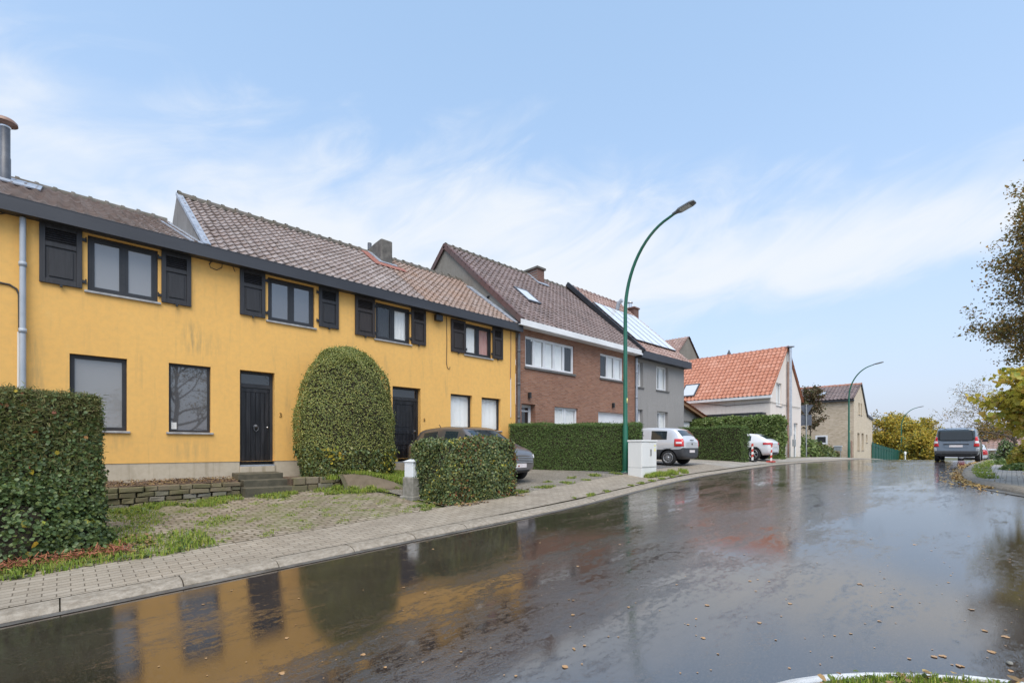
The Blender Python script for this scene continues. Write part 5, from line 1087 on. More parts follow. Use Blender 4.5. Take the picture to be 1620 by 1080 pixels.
P, N = dome(64000, 0); vv, ff = leaves(P-N*.02, N, .037, LEAF, .55); parts.append((vv, ff, 1))
P, N = dome(7000, 1); k = (P[:,2] < db+.75) & (wob(P, 1, 2.4, .6) > .34) & (rng.random(len(P)) < .7); vv, ff = leaves(P[k]+N[k]*.03, N[k], .07, LEAFW, .7); parts.append((vv, ff, 2))
P, N = dome(9000, 1); k = (P[:,2] < db+.75); vv, ff = leaves(P[k]+N[k]*.03, N[k], .06, LEAFW, .8); parts.append((vv, ff, 3))
V, F, MI = join(parts); tag(np_mesh('dome_bush', V, F, mats, MI), 'big dome-clipped evergreen bush with yellow leaves at its base beside the door', 'bush')
# shrubs in front of the beige house and by the signs
shr = [((1268,716,36.5),(1.1,1.1,1.55),'leaf_laurel','broad light green shrub under the back of the road signs'), ((1284,718,38.5),(1.2,1.0,1.35),'leaf_shrub','rounded leafy shrub right of the road sign post'), ((1301,719,43),(1.3,1.1,1.15),'leaf_shrub','low green shrub below the white framed side window'),
       ((1297,722,38.5),(.9,.8,.6),'leaf_holly','small grey green ground shrub at the pavement edge'), ((1255,712,35.0),(.7,.7,1.6),'leaf_laurel','tall narrow shrub behind the meter box posts'), ((1313,720,45),(.9,.8,1.1),'straw','straw coloured ornamental grass clump before the beige wall'), ((1330,724,49),(1.0,.8,.5),'leaf_holly','low dark plant beneath the letter box by the beige wall')]
for (px, py, Z), r, mt, lab in shr:
    q = at(px, py, Z); q.z = surf(q.x, q.y)-.05; blob_leaves('shrub', lab, 'shrub', q, r, 1300, .13 if mt != 'straw' else .22, NEEDLE if mt == 'straw' else LEAFW, M[mt], .8)
q = at(1630, 738, 17.5); q.z = road(q.x)+.08; blob_leaves('shrub', 'yellow leaved shrub at the right edge beside the pavement', 'shrub', q, (.55,.55,1.0), 2200, .08, LEAFW, M['leaf_maple'], .8)
for i, (px, py, Z, r) in enumerate(((1590,738,21,(.9,.5,.22)), (1616,744,17,(.5,.5,.25)))):
    q = at(px, py, Z); q.z = road(q.x)+.06; blob_leaves('ground_cover_plant', ['low spreading green plant at the back of the right pavement', 'low weedy plant below the yellow shrub at the right edge'][i], 'plant', q, r, 1300, .09, LEAFW, M['leaf_laurel'], .8)
q = at(1594, 724, 45); q.z = road(q.x); blob_leaves('conifer', 'dark ivy covered conical shrub in front of the far bungalow', 'shrub', q, (.85,.85,2.3), 1600, .14, LEAFW, M['leaf_ivy'], .8)
q = at(1562, 726, 52); q.z = road(q.x)-.1; blob_leaves('shrub', 'small round green bush before the far bungalow wall', 'shrub', q, (1.0,1.0,1.6), 1000, .15, LEAFW, M['leaf_ivy'], .8)
# ================================================================== trees
def grow(mb, tips, p, d, L_, r, depth, maxd, kids, bend, upw, rmin=.006):
    n = 5; pts = [Vector(p)]; rs = [r]; d = Vector(d).normalized()
    for i in range(n):
        d = (d+Vector((random.gauss(0,bend), random.gauss(0,bend), random.gauss(0,bend)+upw))).normalized(); pts.append(pts[-1]+d*L_/n); rs.append(max(rmin, r*(1-.6*(i+1)/n)))
        if depth == maxd or i >= 3: tips.append((pts[-1].copy(), depth))
    mb.tube(pts, rs, 8 if depth == 0 else (6 if depth == 1 else 4), cap=False)
    if depth < maxd:
        for k in range(kids[depth]):
            f = random.uniform(.35, 1.0); i = min(n-1, int(f*n)); q = pts[i].lerp(pts[i+1], f*n-i); t = (pts[i+1]-pts[i]).normalized()
            o = Vector((random.gauss(0,1), random.gauss(0,1), random.gauss(0,.6))); o = (o-t*o.dot(t)).normalized()
            grow(mb, tips, q, t*.65+o*random.uniform(.6,1.0), L_*random.uniform(.42,.65), max(rmin, rs[i]*.6), depth+1, maxd, kids, bend, upw, rmin)
def tree(name, label, base, H, r0, limbs, nleaf, size, tmpl, mat, spread, cat='tree', group=None, kids=(4,4,3), maxd=2, bend=.16, upw=.03, lean=(0,0), keep=None, extra=None, flop=0.0, trunkmat=None, jit=.9):
    base = Vector(base); t = thing(name, label, cat, base, group); mb = MB(); tips = []; n = 8
    tp_ = [base+Vector((lean[0]*(i/n)**1.5+random.gauss(0,.03)*H*.1, lean[1]*(i/n)**1.5+random.gauss(0,.03)*H*.1, H*i/n-.15*(i == 0))) for i in range(n+1)]; tr = [r0*(1-.75*i/n)*(1.25 if i == 0 else 1) for i in range(n+1)]
    mb.tube(tp_, tr, 10, cap=False)
    for (hf, az_, el_, ln) in limbs:
        i = min(n-1, int(hf*n)); q = tp_[i].lerp(tp_[i+1], hf*n-i); a, e = math.radians(az_), math.radians(el_)
        grow(mb, tips, q, (math.cos(a)*math.cos(e), math.sin(a)*math.cos(e), math.sin(e)), ln, tr[i]*.5, 0, maxd, kids, bend, upw)
    mb.build('trunk', trunkmat or M['bark'], t, fix=False)
    if nleaf:
        T = np.array([tuple(p) for p, d in tips]); T = T[keep(T)] if keep else T; q = T[rng.integers(0, len(T), nleaf)]+rng.normal(0, spread, (nleaf, 3))*np.array([1,1,.7]); N = np.tile(np.array([[0,0,.8]]), (nleaf, 1))+rng.normal(0, .6, (nleaf, 3))
        vv, ff = leaves(q, N, size, tmpl, jit, flop); parts = [(vv, ff, 0)]; mats = [mat]
        if extra:
            k = rng.random(nleaf) < extra[1]; mats.append(extra[0]); vv, ff = leaves(q[k]+.03, N[k], size, tmpl, jit, flop); parts.append((vv, ff, 1))
        V, F, MI = join(parts); np_mesh('crown', V, F, mats, MI, parent=t)
    return t
def ring_limbs(n, h0, h1, e0, e1, l0, l1, az0=0, az1=360): return [(h0+(h1-h0)*(i+random.random()*.6)/n, az0+(az1-az0)*((i*.618+random.random()*.15) % 1), random.uniform(e0, e1), l0+(l1-l0)*i/n*random.uniform(.85,1.1)) for i in range(n)]
random.seed(11)
toC = math.degrees(math.atan2(-CT*-1, -ST))                       # a bearing across the picture, towards its left
LEFTB = math.degrees(math.atan2(CT, -ST))
oak = (22.75, -2.75); oz0 = road(22)+.08
tree('oak_tree', 'tall oak tree with browning leaves cut off by the right edge', (oak[0], oak[1], oz0), 10.2, .24,
     ring_limbs(30, .36, .99, -6, 30, 2.8, 1.6, LEFTB-105, LEFTB+105), 80000, .085, LEAF, M['leaf_oak'], .16, kids=(6,5,3), bend=.17, upw=.01)
mp0 = (17.95, -2.2); tree('maple_tree', 'yellow-green maple with large lobed leaves hanging over the right pavement', (mp0[0], mp0[1], road(17)+.08), 2.9, .13,
     ring_limbs(20, .60, .99, -8, 24, 2.0, 1.4, LEFTB-95, LEFTB+95), 11500, .115, LOBED, M['leaf_maple'], .12, kids=(6,4,3), bend=.13, upw=-.02, flop=.55, jit=.7, keep=lambda T: (T[:,2] > 1.95) & (T[:,2] < 3.6))
bt = at(1612, 724, 33); tree('bare_tree', 'almost bare tree with spreading thin branches behind the maple', (bt.x, bt.y, road(bt.x)+.08), 4.0, .13, ring_limbs(12, .3, .98, 12, 50, 3.2, 2.2), 2600, .10, LEAF, M['leaf_oak'], .25, kids=(6,5,4), maxd=2, bend=.2, lean=(-.9,.9), upw=.0)
bt = at(1580, 724, 70); tree('bushy_tree', 'olive green bushy tree behind the bungalow roof', (bt.x, bt.y, -1.0), 5.2, .2, ring_limbs(14, .3, .98, 15, 55, 2.6, 1.6), 3200, .22, LEAFW, M['leaf_oak'], .4)
yt = at(1282, 712, 39.0); tree('young_tree', 'slim young tree with russet leaves behind the road signs', (yt.x, yt.y, G(yt.x, yt.y)), 5.4, .055, ring_limbs(22, .32, .98, 35, 65, 1.35, .75), 2600, .13, LEAFW, M['leaf_plum'], .14, kids=(4,3,2), maxd=1, bend=.1)
q = Vector((yt.x+.6, yt.y+.0, G(yt.x, yt.y))); ts = thing('tree_stake', 'brown wooden stake frame holding up the young russet tree', 'stake frame', q)
for s in (-1, 1): MB().tube([q+Vector((0, s*.55, 0)), q+Vector((0, s*.55, 1.2))], .05, 8).build('post', M['copper'], ts)
for z in (.7, 1.02): MB().box(q+Vector((-.09, -.7, z)), q+Vector((-.051, .7, z+.1))).build('rail', M['copper'], ts)
gl = ['bushy golden autumn tree nearest the end of the green fence', 'tall golden autumn tree behind the middle street lamp of the crest', 'broad yellow tree just left of the parked van', 'yellow autumn tree filling the gap behind the green fence', 'half bare brownish tree rising beside the beige house', 'golden tree lowest beyond the crest left of the van', 'far yellow tree behind the others at the skyline']
for i, (px, Z, top_, w) in enumerate(((1402, 78, 652, 4.0), (1428, 95, 648, 5.0), (1468, 84, 655, 4.2), (1440, 74, 664, 3.6), (1388, 98, 640, 4.0), (1456, 66, 684, 2.6), (1420, 115, 650, 5.5))):
    b = at(px, 720, Z); zb = road(b.x)-.3; H = EYE+(HOR-top_)*Z/FPX-zb; bare = i == 4
    tree('golden_tree', gl[i], (b.x, b.y, zb), H*.78, .2, ring_limbs(18, .12, .98, 10, 60, w*.75, w*.45), 700 if bare else 4600, .24, LEAFW, M['leaf_oak'] if bare else M['leaf_gold'], .42, group='golden trees beyond the green fence', kids=(5,4,3), maxd=2 if bare else 1, bend=.15, extra=None if bare else (M['leaf_shrub'], .2))
for i, (x, y, H) in enumerate(((5.8, -14.0, 9.0), (15.5, -15.5, 10.5))):
    tree('bare_tree', ['half bare tree standing behind the photographer, seen mirrored in the windows', 'second half bare tree across the street, mirrored in an upper window'][i], (x, y, road(x)+.05), H*.8, .22, ring_limbs(16, .25, .98, 15, 60, 3.6, 2.0), 4200, .13, LEAF, M['leaf_oak'], .3, kids=(5,4,3))

# ================================================================== street lamps
lp = gnd(993.5, 748); lp = Vector((lp.x+.15, lp.y+.2, 0)); lp.z = G(lp.x, lp.y); hq_ = onX(1091, 318, lp.x); LH, LR = hq_.z-lp.z, (lp.y-onX(1099, 314, lp.x).y-.66)/.93; LS = LH-2.68-.27
def make_lamp(p):
    t = thing('street_lamp', None, 'street lamp', p, 'green street lamps along the pavement'); H = LH; R = LR
    mb = MB(); mb.tube([p+Vector((0,0,z)) for z in (-.1, 0, 1.55, 1.6, LS)], [.098,.098,.092,.078,.062], 18); mb.lathe(p, (0,0,1), [(0,.17),(.03,.16),(.05,.10)], 18)
    po = mb.build('post', M['green'], t); MB().box(p+Vector((-.05,-.1,.45)), p+Vector((.05,-.088,.95))).build('hatch', M['green'], po, bevel=.004)
    MB().lathe(p+Vector((-.0,-.06,2.35)), (0,0,1), [(0,.02),(.0,.025),(.16,.025),(.16,.02)], 8).build('band', M['sticker'], po)
    pts = []; 
    for w in np.linspace(0, 1, 16): a = w*math.radians(80); pts.append(p+Vector((0, -R*.84*(1-math.cos(a))/(1-math.cos(math.radians(80))), LS+2.68*math.sin(a)/math.sin(math.radians(80)))))
    pts.append(p+Vector((0, -R*.95, H-.20)))
    MB().tube(pts, [.062-.022*i/16 for i in range(17)], 12).build('arm', M['green'], t)
    h0 = p+Vector((0, -R*.93, H-.21)); dv = Vector((0, -1, .20)).normalized(); uv = Vector((0, .20, 1)).normalized(); sx_ = Vector((1,0,0))
    mb = MB(); prof = [(-.06,.05,.045),(.08,.075,.05),(.18,.15,.055),(.55,.16,.05),(.68,.11,.035)]; vs = []
    for f, w, hh in prof: vs += [h0+dv*f-sx_*w-uv*.02, h0+dv*f+sx_*w-uv*.02, h0+dv*f+sx_*w*.7+uv*hh, h0+dv*f-sx_*w*.7+uv*hh]
    mb.add(vs, [(4*i+k, 4*i+(k+1) % 4, 4*i+4+(k+1) % 4, 4*i+4+k) for i in range(4) for k in range(4)]+[(0,3,2,1),(16,17,18,19)]); hd = mb.build('lamp_head', M['lamphead'], t, bevel=.012)
    MB().obox(h0+dv*.37-uv*.026, sx_*.12, dv*.17, uv*.005).build('lens', M['lens'], hd); return t
l1 = make_lamp(lp); l1['label'] = 'tall green curved street lamp rising behind the white utility cabinet'
for (px, Z, lab) in ((1343, 42.0, 'green curved street lamp standing before the corner of the beige house'), (1426, 68.0, 'farthest green curved street lamp beyond the crest beside the golden trees')):
    q = at(px, 720, Z); c = copy_tree(l1); c.location = (q.x, q.y, surf(q.x, q.y) if Z < 50 else road(q.x)+.1); c['label'] = lab

# ================================================================== cabinet, signs, posts, beacons, fence
cb = gnd(1015, 755); cz_ = at(1015, 695.5, cb.x*CT+cb.y*ST).z; x0, y0 = cb.x, cb.y; cw, cdp = .92, .50
ca = thing('utility_cabinet', 'pale grey utility cabinet with two doors standing on the pavement', 'cabinet', (x0, y0, cb.z))
MB().box((x0, y0, cb.z-.1), (x0+cw, y0+cdp, cb.z+.30)).build('plinth', M['cabinet'], ca, bevel=.008)
MB().box((x0, y0+.002, cb.z+.305), (x0+cw, y0+cdp, cz_-.06)).build('body', M['cabinet'], ca, bevel=.012)
for i in range(2):
    a, b = x0+.02+i*(cw-.04)/2+.004, x0+.02+(i+1)*(cw-.04)/2-.004; dr = MB().box((a, y0-.014, cb.z+.33), (b, y0+.001, cz_-.08)).build('door', M['cabinet'], ca, bevel=.006)
    if i == 0: pass
    else:
        MB().box((a+.05, y0-.035, cb.z+.68), (a+.085, y0-.0145, cb.z+.90)).build('handle', M['black'], dr, bevel=.006)
        s0 = Vector((a+.27, y0-.0165, cz_-.36)); st2 = MB().prism([s0, s0+Vector((.12,0,0)), s0+Vector((.06,0,.12))], (0, .0015, 0)).build('warning_sign', M['sticker'], dr)
        MB().box(s0+Vector((.01,-.0,.16)), s0+Vector((.11,.0015,.20))).build('sticker', M['sticker'], dr)
MB().box((x0-.02, y0-.03, cz_-.058), (x0+cw+.02, y0+cdp+.02, cz_)).build('lid', M['cabinet'], ca, bevel=.012)
sp_ = at(1275.5, 712, 35.1); sp_.z = G(sp_.x, sp_.y); sg = thing('road_sign', 'grey backs of a triangular and a square road sign on one post', 'road sign', sp_)
zt1, zt2 = at(1275, 640.5, 35.1).z, at(1275, 656, 35.1).z
MB().tube([sp_, (sp_.x, sp_.y, zt1+.05)], .045, 10).build('post', M['galv'], sg)
sd_ = Vector((.35, -.94, 0)); fn = Vector((.94, .35, 0))
def plate(pts2, name, zc):
    P = [Vector((sp_.x, sp_.y, zc))+fn*.06+sd_*a+Vector((0,0,b)) for a, b in pts2]; o = MB().prism(P, fn*.02).build(name, M['signback'], sg)
    c = sum(P, Vector())/len(P); MB().add([c+(p-c)*1.0+fn*.024 for p in P], [tuple(range(len(P)))]).build('sign_face', M['whiteplastic'], o, fix=False)
    MB().box((sp_.x-.02, sp_.y-.12, zc+.02), (sp_.x+.075, sp_.y+.12, zc+.05)).build('clamp', M['galv'], o)
plate([(-.45,.0),(.45,0),(.06,-.72),(-.06,-.72)], 'triangle_sign', zt1); plate([(-.35,0),(.35,0),(.35,-.78),(-.35,-.78)], 'square_sign', zt2)
mb_ = at(1252.5, 724, 31.5); mb_.z = G(mb_.x, mb_.y); mt = thing('meter_box', 'small grey meter box on two posts at the foot of the steel flue', 'meter box', mb_)
for s in (-.09, .14): MB().tube([mb_+Vector((s*1.2, -s*.8, -.05)), mb_+Vector((s*1.2, -s*.8, 2.1 if s < 0 else 1.5))], .04, 8).build('post', M['galv'], mt)
MB().box(mb_+Vector((-.12,-.2,.72)), mb_+Vector((.2,-.06,1.18))).build('box', M['galv'], mt, bevel=.012)
for i, (px, Z, lab) in enumerate(((1190, 24.6, 'red and white striped marker post in front of the white car wheel'), (1219.5, 24.8, 'leaning red and white marker post behind the white car bumper'))):
    q = at(px, 728, Z); q.z = G(q.x, q.y); bt_ = thing('marker_post', lab, 'marker post', q, 'red and white marker posts by the white car'); lx = .06*i
    MB().box(q+Vector((-.24,-.16,0)), q+Vector((.24,.16,.07))).build('foot', M['rubber'] if i == 0 else M['redplastic'], bt_, bevel=.02)
    mb = MB(); e_ = Vector((ST, -CT, 0))
    for k in range(6):
        z0_, z1_ = .072+k*.14, .072+(k+1)*.14-.002; o_ = q+e_*lx*k*.12; w = .05-.003*k*i; mb.prism([o_-e_*w+Vector((0,0,z0_)), o_+e_*w+Vector((0,0,z0_+.04 if k else z0_)), o_+e_*w+Vector((0,0,z1_+.04)), o_-e_*w+Vector((0,0,z1_))], (-.03*CT, -.03*ST, 0), k % 2)
    mb.build('panel', [M['whiteplastic'], M['redplastic']], bt_)
fp = [at(px, 720, Z) for px, Z in ((1380.5, 50.5), (1398, 57), (1414, 63), (1433, 72))]; fe = thing('fence', 'dark green slatted metal fence beyond the beige house', 'fence', (fp[0].x, fp[0].y, road(fp[0].x)))
tot = 12
for i in range(tot+1):
    f = i/tot*3; k = min(2, int(f)); a = fp[k].lerp(fp[k+1], f-k); za = road(a.x)+.1; ht = 2.0
    MB().box((a.x-.05, a.y-.05, za-.2), (a.x+.05, a.y+.05, za+ht+.08)).build('post', M['greenfence'], fe)
    if i < tot:
        f = (i+1)/tot*3; k = min(2, int(f-1e-6)); b = fp[k].lerp(fp[k+1], f-k); zb2 = road(b.x)+.1; mb = MB(); n = 9
        for j in range(n):
            t0, t1 = (j+.12)/n, (j+.88)/n; p, q = a.lerp(b, t0), a.lerp(b, t1); z = za+(zb2-za)*t0; mb.prism([(p.x,p.y,z+.05),(q.x,q.y,z+.05),(q.x,q.y,z+ht),(p.x,p.y,z+ht)], (.02,.02,0))
        for zz in (.3, 1.7): mb.prism([(a.x,a.y,za+zz),(b.x,b.y,zb2+zz),(b.x,b.y,zb2+zz+.08),(a.x,a.y,za+zz+.08)], (-.03,-.03,0))
        mb.build('panel', M['greenfence'], fe)
q = at(1432, 722, 64); q.z = road(q.x); tag(MB().tube([q, q+Vector((0,0,1.5))], .08, 8).lathe(q+Vector((0,0,1.5)), (0,0,1), [(0,.13),(.35,.13),(.4,.02)], 10).build('bollard', M['whiteplastic']), 'small white post at the end of the green fence', 'post')

# ================================================================== cars
from mathutils.bvhtree import BVHTree
def section(x, zb, zbelt, zt, wm, wt):
    if zt > zbelt+.14:
        return [(0,zb),(wm*.80,zb),(wm*.985,zb+.14),(wm,zb+(zbelt-zb)*.58),(wm*.972,zbelt-.02),(wm*.945,zbelt+.01),(wt+.025,zt-.06),(wt-.015,zt-.03),(wt*.84,zt-.004),(0,zt+.02)]
    return [(0,zb),(wm*.80,zb),(wm*.985,zb+.14),(wm,zb+(zt-zb)*.62),(wm*.975,zt-.10),(wm*.94,zt-.04),(wm*.87,zt-.008),(wm*.72,zt+.008),(wm*.4,zt+.022),(0,zt+.028)]
def islands(me, name):
    """one mesh per connected piece: every pane of a car is a part of its own"""
    bm = bmesh.new(); bm.from_mesh(me); bm.faces.ensure_lookup_table(); grp = {}; g = 0
    for f in bm.faces:
        if f.index in grp: continue
        st_ = [f]; grp[f.index] = g
        while st_:
            for e in st_.pop().edges:
                for q in e.link_faces:
                    if q.index not in grp: grp[q.index] = g; st_.append(q)
        g += 1
    res = []
    for k in range(g):
        b2 = bm.copy(); b2.faces.ensure_lookup_table(); bmesh.ops.delete(b2, geom=[f for f in b2.faces if grp[f.index] != k], context='FACES')
        m = bpy.data.meshes.new(name); b2.to_mesh(m); b2.free(); res.append(m)
        for q in me.materials: m.materials.append(q)
    bm.free(); return res
CARM = ['body', 'window', 'bumper', 'arch']
CF = (1, .86, .45, -.45, -.86, -1)
def car(root, st, flags, wheels, wr, paint, bumper_rows=(), rim='alloy', capglass=None, arch=.055, front_bumper=True, tyrew=.2, bump_x=None):
    """lofted shell with flagged glass; wheel arches are cut out, then split into body, window and bumper parts"""
    secs = [section(*s) for s in st]; n = len(secs[0]); V = []; idx = {}
    for i, s in enumerate(secs):
        for side in (1, -1):
            for j, (y, z) in enumerate(s):
                if y == 0 and side == -1: idx[i,j,side] = idx[i,j,1]; continue
                idx[i,j,side] = len(V); V.append((st[i][0], y*side, z))
    F = []; MI = []
    for i in range(len(secs)-1):
        fl = flags.get(i, '')
        for side in (1, -1):
            for j in range(n-1):
                q = (idx[i,j,side], idx[i,j+1,side], idx[i+1,j+1,side], idx[i+1,j,side]); q = q if side == 1 else q[::-1]
                m = 0
                if 'S' in fl and j == 5: m = 1
                if 'W' in fl and j in (7, 8): m = 1
                if j <= 2 and bump_x and (st[i][0] < bump_x[0] or st[i+1][0] > bump_x[1]): m = 2
                if j <= 0: m = 2
                F.append(q); MI.append(m)
    for e, i in ((0, 0), (1, len(secs)-1)):                              # end caps as rows of quads
        x = st[i][0]; grid = {}
        for j in range(n):
            for c, f in enumerate(CF):
                if secs[i][j][0] == 0: grid[j,c] = idx[i,j,1]; continue
                if c == 0: grid[j,c] = idx[i,j,1]
                elif c == 5: grid[j,c] = idx[i,j,-1]
                else:
                    grid[j,c] = len(V); V.append((x, secs[i][j][0]*f, secs[i][j][1]))
        for j in range(n-1):
            for c in range(5):
                q = [grid[j,c], grid[j,c+1], grid[j+1,c+1], grid[j+1,c]]; q2 = []
                for k in q:
                    if k not in q2: q2.append(k)
                if len(q2) < 3: continue
                m = 0
                if capglass and e == 0 and j in capglass[0] and c in capglass[1]: m = 1
                if j in bumper_rows: m = 2
                F.append(tuple(q2) if e == 0 else tuple(q2[::-1])); MI.append(m)
    me = bpy.data.meshes.new('shell'); me.from_pydata(V, [], F); mats = [paint, M['carglass'], M['bumper'], M['black']]
    for m in mats: me.materials.append(m)
    me.polygons.foreach_set('material_index', MI); bm = bmesh.new(); bm.from_mesh(me); bmesh.ops.remove_doubles(bm, verts=bm.verts, dist=1e-5); bmesh.ops.recalc_face_normals(bm, faces=bm.faces); bm.to_mesh(me); bm.free()
    o = bpy.data.objects.new('shell', me); COL.objects.link(o); ss = o.modifiers.new('s', 'SUBSURF'); ss.levels = 2; ss.render_levels = 2
    cut = MB()
    for wx, wy in wheels:
        for s in (1, -1): cut.lathe((wx, s*(wy-.34), wr), (0, s, 0), [(0,.0001),(0,wr+arch),(.6,wr+arch),(.6,.0001)], 28, 3)
    co = cut.build('cut', mats, local=True); bo = o.modifiers.new('b', 'BOOLEAN'); bo.operation = 'DIFFERENCE'; bo.object = co; bo.solver = 'EXACT'
    dg = bpy.context.evaluated_depsgraph_get(); ev = bpy.data.meshes.new_from_object(o.evaluated_get(dg)); bpy.data.objects.remove(o); bpy.data.objects.remove(co)
    bm = bmesh.new(); bm.from_mesh(ev); bvh = BVHTree.FromBMesh(bm); bm.free(); out = {}
    for grp, name in (((0,3), 'body'), ((1,), 'window'), ((2,), 'bumper')):
        bm = bmesh.new(); bm.from_mesh(ev); bmesh.ops.delete(bm, geom=[f for f in bm.faces if f.material_index not in grp], context='FACES')
        if not bm.faces: bm.free(); continue
        m2 = bpy.data.meshes.new(name); bm.to_mesh(m2); bm.free()
        for m in mats: m2.materials.append(m)
        m2.polygons.foreach_set('use_smooth', [True]*len(m2.polygons))
        for mm in (islands(m2, name) if name == 'window' else [m2]): ob = bpy.data.objects.new(name, mm); COL.objects.link(ob); ob.parent = root; ORG[ob.name] = (0,0,0); out[name] = ob
    for wx, wy in wheels:
        for s in (1, -1):
            c = Vector((wx, s*(wy-tyrew/2), wr)); ax_ = Vector((0, s, 0)); h = tyrew/2
            w = MB().lathe(c, ax_, [(-h, wr*.6),(-h,wr*.9),(-h*.8,wr*.985),(-h*.3,wr),(h*.3,wr),(h*.8,wr*.985),(h,wr*.9),(h*.96,wr*.68),(h*.6,wr*.66)], 32).build('wheel', M['rubber'], root, local=True)
            r = MB(); R = wr*.67; r.lathe(c, ax_, [(h*.55, R),(h*.97, R),(h*1.0, R*.93),(h*.8, R*.90),(h*.55,R*.90)], 32); r.lathe(c, ax_, [(h*.2,.0),(h*.2,R*.91)], 32, 1)
            r.lathe(c, ax_, [(h*.5,R*.26),(h*.97,R*.24),(h*1.02,R*.12),(h*1.02,0)], 16)
            ns = 14 if rim == 'cover' else 5
            for k in range(ns):
                a = 2*math.pi*k/ns+.2; d = Vector((math.cos(a), 0, math.sin(a))); t = Vector((-math.sin(a), 0, math.cos(a))); ww = R*(.06 if rim == 'cover' else .13); r.obox(c+d*R*.57+ax_*h*.83, d*R*.37, t*ww, ax_*h*.14)
            r.build('rim', [M['alloy'], M['black']], w, local=True)
    return out, bvh
def patch(bvh, root, name, mat, cx, a0, a1, z0, z1, off=.012, na=8, nz=6, shape=None, grp=None):
    vs = []; ok = True
    for i in range(na+1):
        for j in range(nz+1):
            f, g = i/na, j/nz
            if shape: f, g = shape(f, g)
            a = math.radians(a0+(a1-a0)*f); z = z0+(z1-z0)*g; d = Vector((math.cos(a), math.sin(a), 0)); hit = bvh.ray_cast(Vector((cx,0,z))+d*4, -d)
            if hit[0] is None: vs.append(Vector((cx,0,z))+d*.8)
            else: vs.append(hit[0]+hit[1]*off)
    m = nz+1; fs = [(i*m+j, (i+1)*m+j, (i+1)*m+j+1, i*m+j+1) for i in range(na) for j in range(nz)]
    o = MB().add(vs, fs, 0, True).build(name, mat, root, local=True, fix=False); s = o.modifiers.new('thick', 'SOLIDIFY'); s.thickness = .014; s.offset = 0; return o
def rear_x(bvh, y, z, sgn=-1):
    h = bvh.ray_cast(Vector((sgn*5, y, z)), Vector((-sgn, 0, 0))); return h[0].x if h[0] else sgn*2
def plate_part(bvh, root, y, z, sgn, w=.26, h=.055):
    x = rear_x(bvh, y, z, sgn); return MB().obox((x+sgn*.012, y, z), (.006,0,0), (0,w,0), (0,0,h)).build('number_plate', M['plate'], root, bevel=.004, local=True)
def mirror(root, paint, x, y, z):
    for s in (1, -1): MB().obox((x, s*(y+.10), z), (.06,0,0), (.015,.10*s,0), (0,0,.075)).tube([(x, s*(y-.04), z-.05), (x, s*(y+.03), z-.03)], .03, 8).build('mirror', paint, root, bevel=.03, local=True)
# silver hatchback: nose to the houses
wc = gnd(1055, 736.5); hx = thing('silver_hatchback', 'small silver three-door hatchback parked nose to the grey house', 'car', (wc.x+.70, wc.y+1.22, G(wc.x+.7, wc.y+.6)), rz=math.pi/2+.07)
st = [(-1.89,.36,.86,.93,.62,.5),(-1.87,.28,.90,1.0,.76,.56),(-1.82,.24,.93,1.06,.81,.62),(-1.77,.24,.94,1.15,.825,.64),(-1.54,.22,.95,1.47,.83,.67),(-1.26,.21,.95,1.53,.83,.68),(-.34,.20,.94,1.565,.83,.68),(-.22,.20,.94,1.57,.83,.68),(.70,.20,.92,1.51,.83,.66),(.80,.20,.92,1.48,.83,.66),(1.36,.20,.91,1.05,.82,.58),(1.50,.20,.86,.95,.81,.6),(1.78,.22,.74,.82,.75,.6),(1.88,.26,.62,.70,.66,.6),(1.93,.34,.55,.62,.52,.5)]
o_, b_ = car(hx, st, {3:'W', 5:'S', 7:'S', 9:'WS'}, ((-1.22,.80),(1.24,.80)), .305, M['paint_silver'], (0,1,2), 'cover', bump_x=(-1.0, 1.6))
for s in (1, -1): patch(b_, hx, 'tail_light', M['redlamp'], -1.2, 180-s*70, 180-s*49, .76, 1.06, shape=lambda f, g: (f, g)); patch(b_, hx, 'tail_light', M['clearlamp'], -1.2, 180-s*66, 180-s*53, .86, .935, off=.022)
plate_part(b_, hx, -.0, .56, -1); mirror(hx, M['bumper'], .85, .82, 1.0)
MB().obox((rear_x(b_, 0, 1.02)-.02, 0, 1.02), (.015,0,0), (0,.16,0), (0,0,.012)).build('wiper', M['black'], hx, local=True)
MB().obox((rear_x(b_, 0, .86)-.01, 0, .86), (.008,0,0), (0,.045,0), (0,0,.035)).build('badge', M['black'], hx, bevel=.008, local=True)
# white hatchback
wc = at(1192.5, 722.5, 25.3); ax_c = thing('white_hatchback', 'white sporty hatchback parked behind the second privet hedge', 'car', (wc.x+.73, wc.y+1.32, G(wc.x+.7, wc.y+.6)), rz=math.pi/2+.04)
st = [(-2.12,.40,.80,.88,.66,.5),(-2.09,.30,.86,.95,.82,.56),(-2.02,.26,.92,1.0,.86,.60),(-1.92,.25,.94,1.08,.88,.62),(-1.50,.22,.95,1.37,.885,.66),(-1.20,.21,.95,1.415,.885,.68),(-.60,.20,.94,1.44,.885,.68),(-.50,.20,.94,1.445,.885,.68),(.42,.20,.92,1.41,.885,.66),(.52,.20,.92,1.38,.885,.66),(1.20,.20,.91,1.0,.88,.58),(1.50,.20,.84,.92,.87,.6),(1.88,.22,.72,.80,.82,.6),(2.04,.26,.60,.68,.70,.6),(2.12,.34,.55,.60,.52,.5)]
o_, b_ = car(ax_c, st, {3:'W', 5:'S', 7:'S', 9:'WS'}, ((-1.30,.87),(1.30,.87)), .33, M['paint_white'], (0,), 'alloy')
for s in (1, -1): patch(b_, ax_c, 'tail_light', M['redlamp'], -1.3, 180-s*62, 180-s*30, .82, .92)
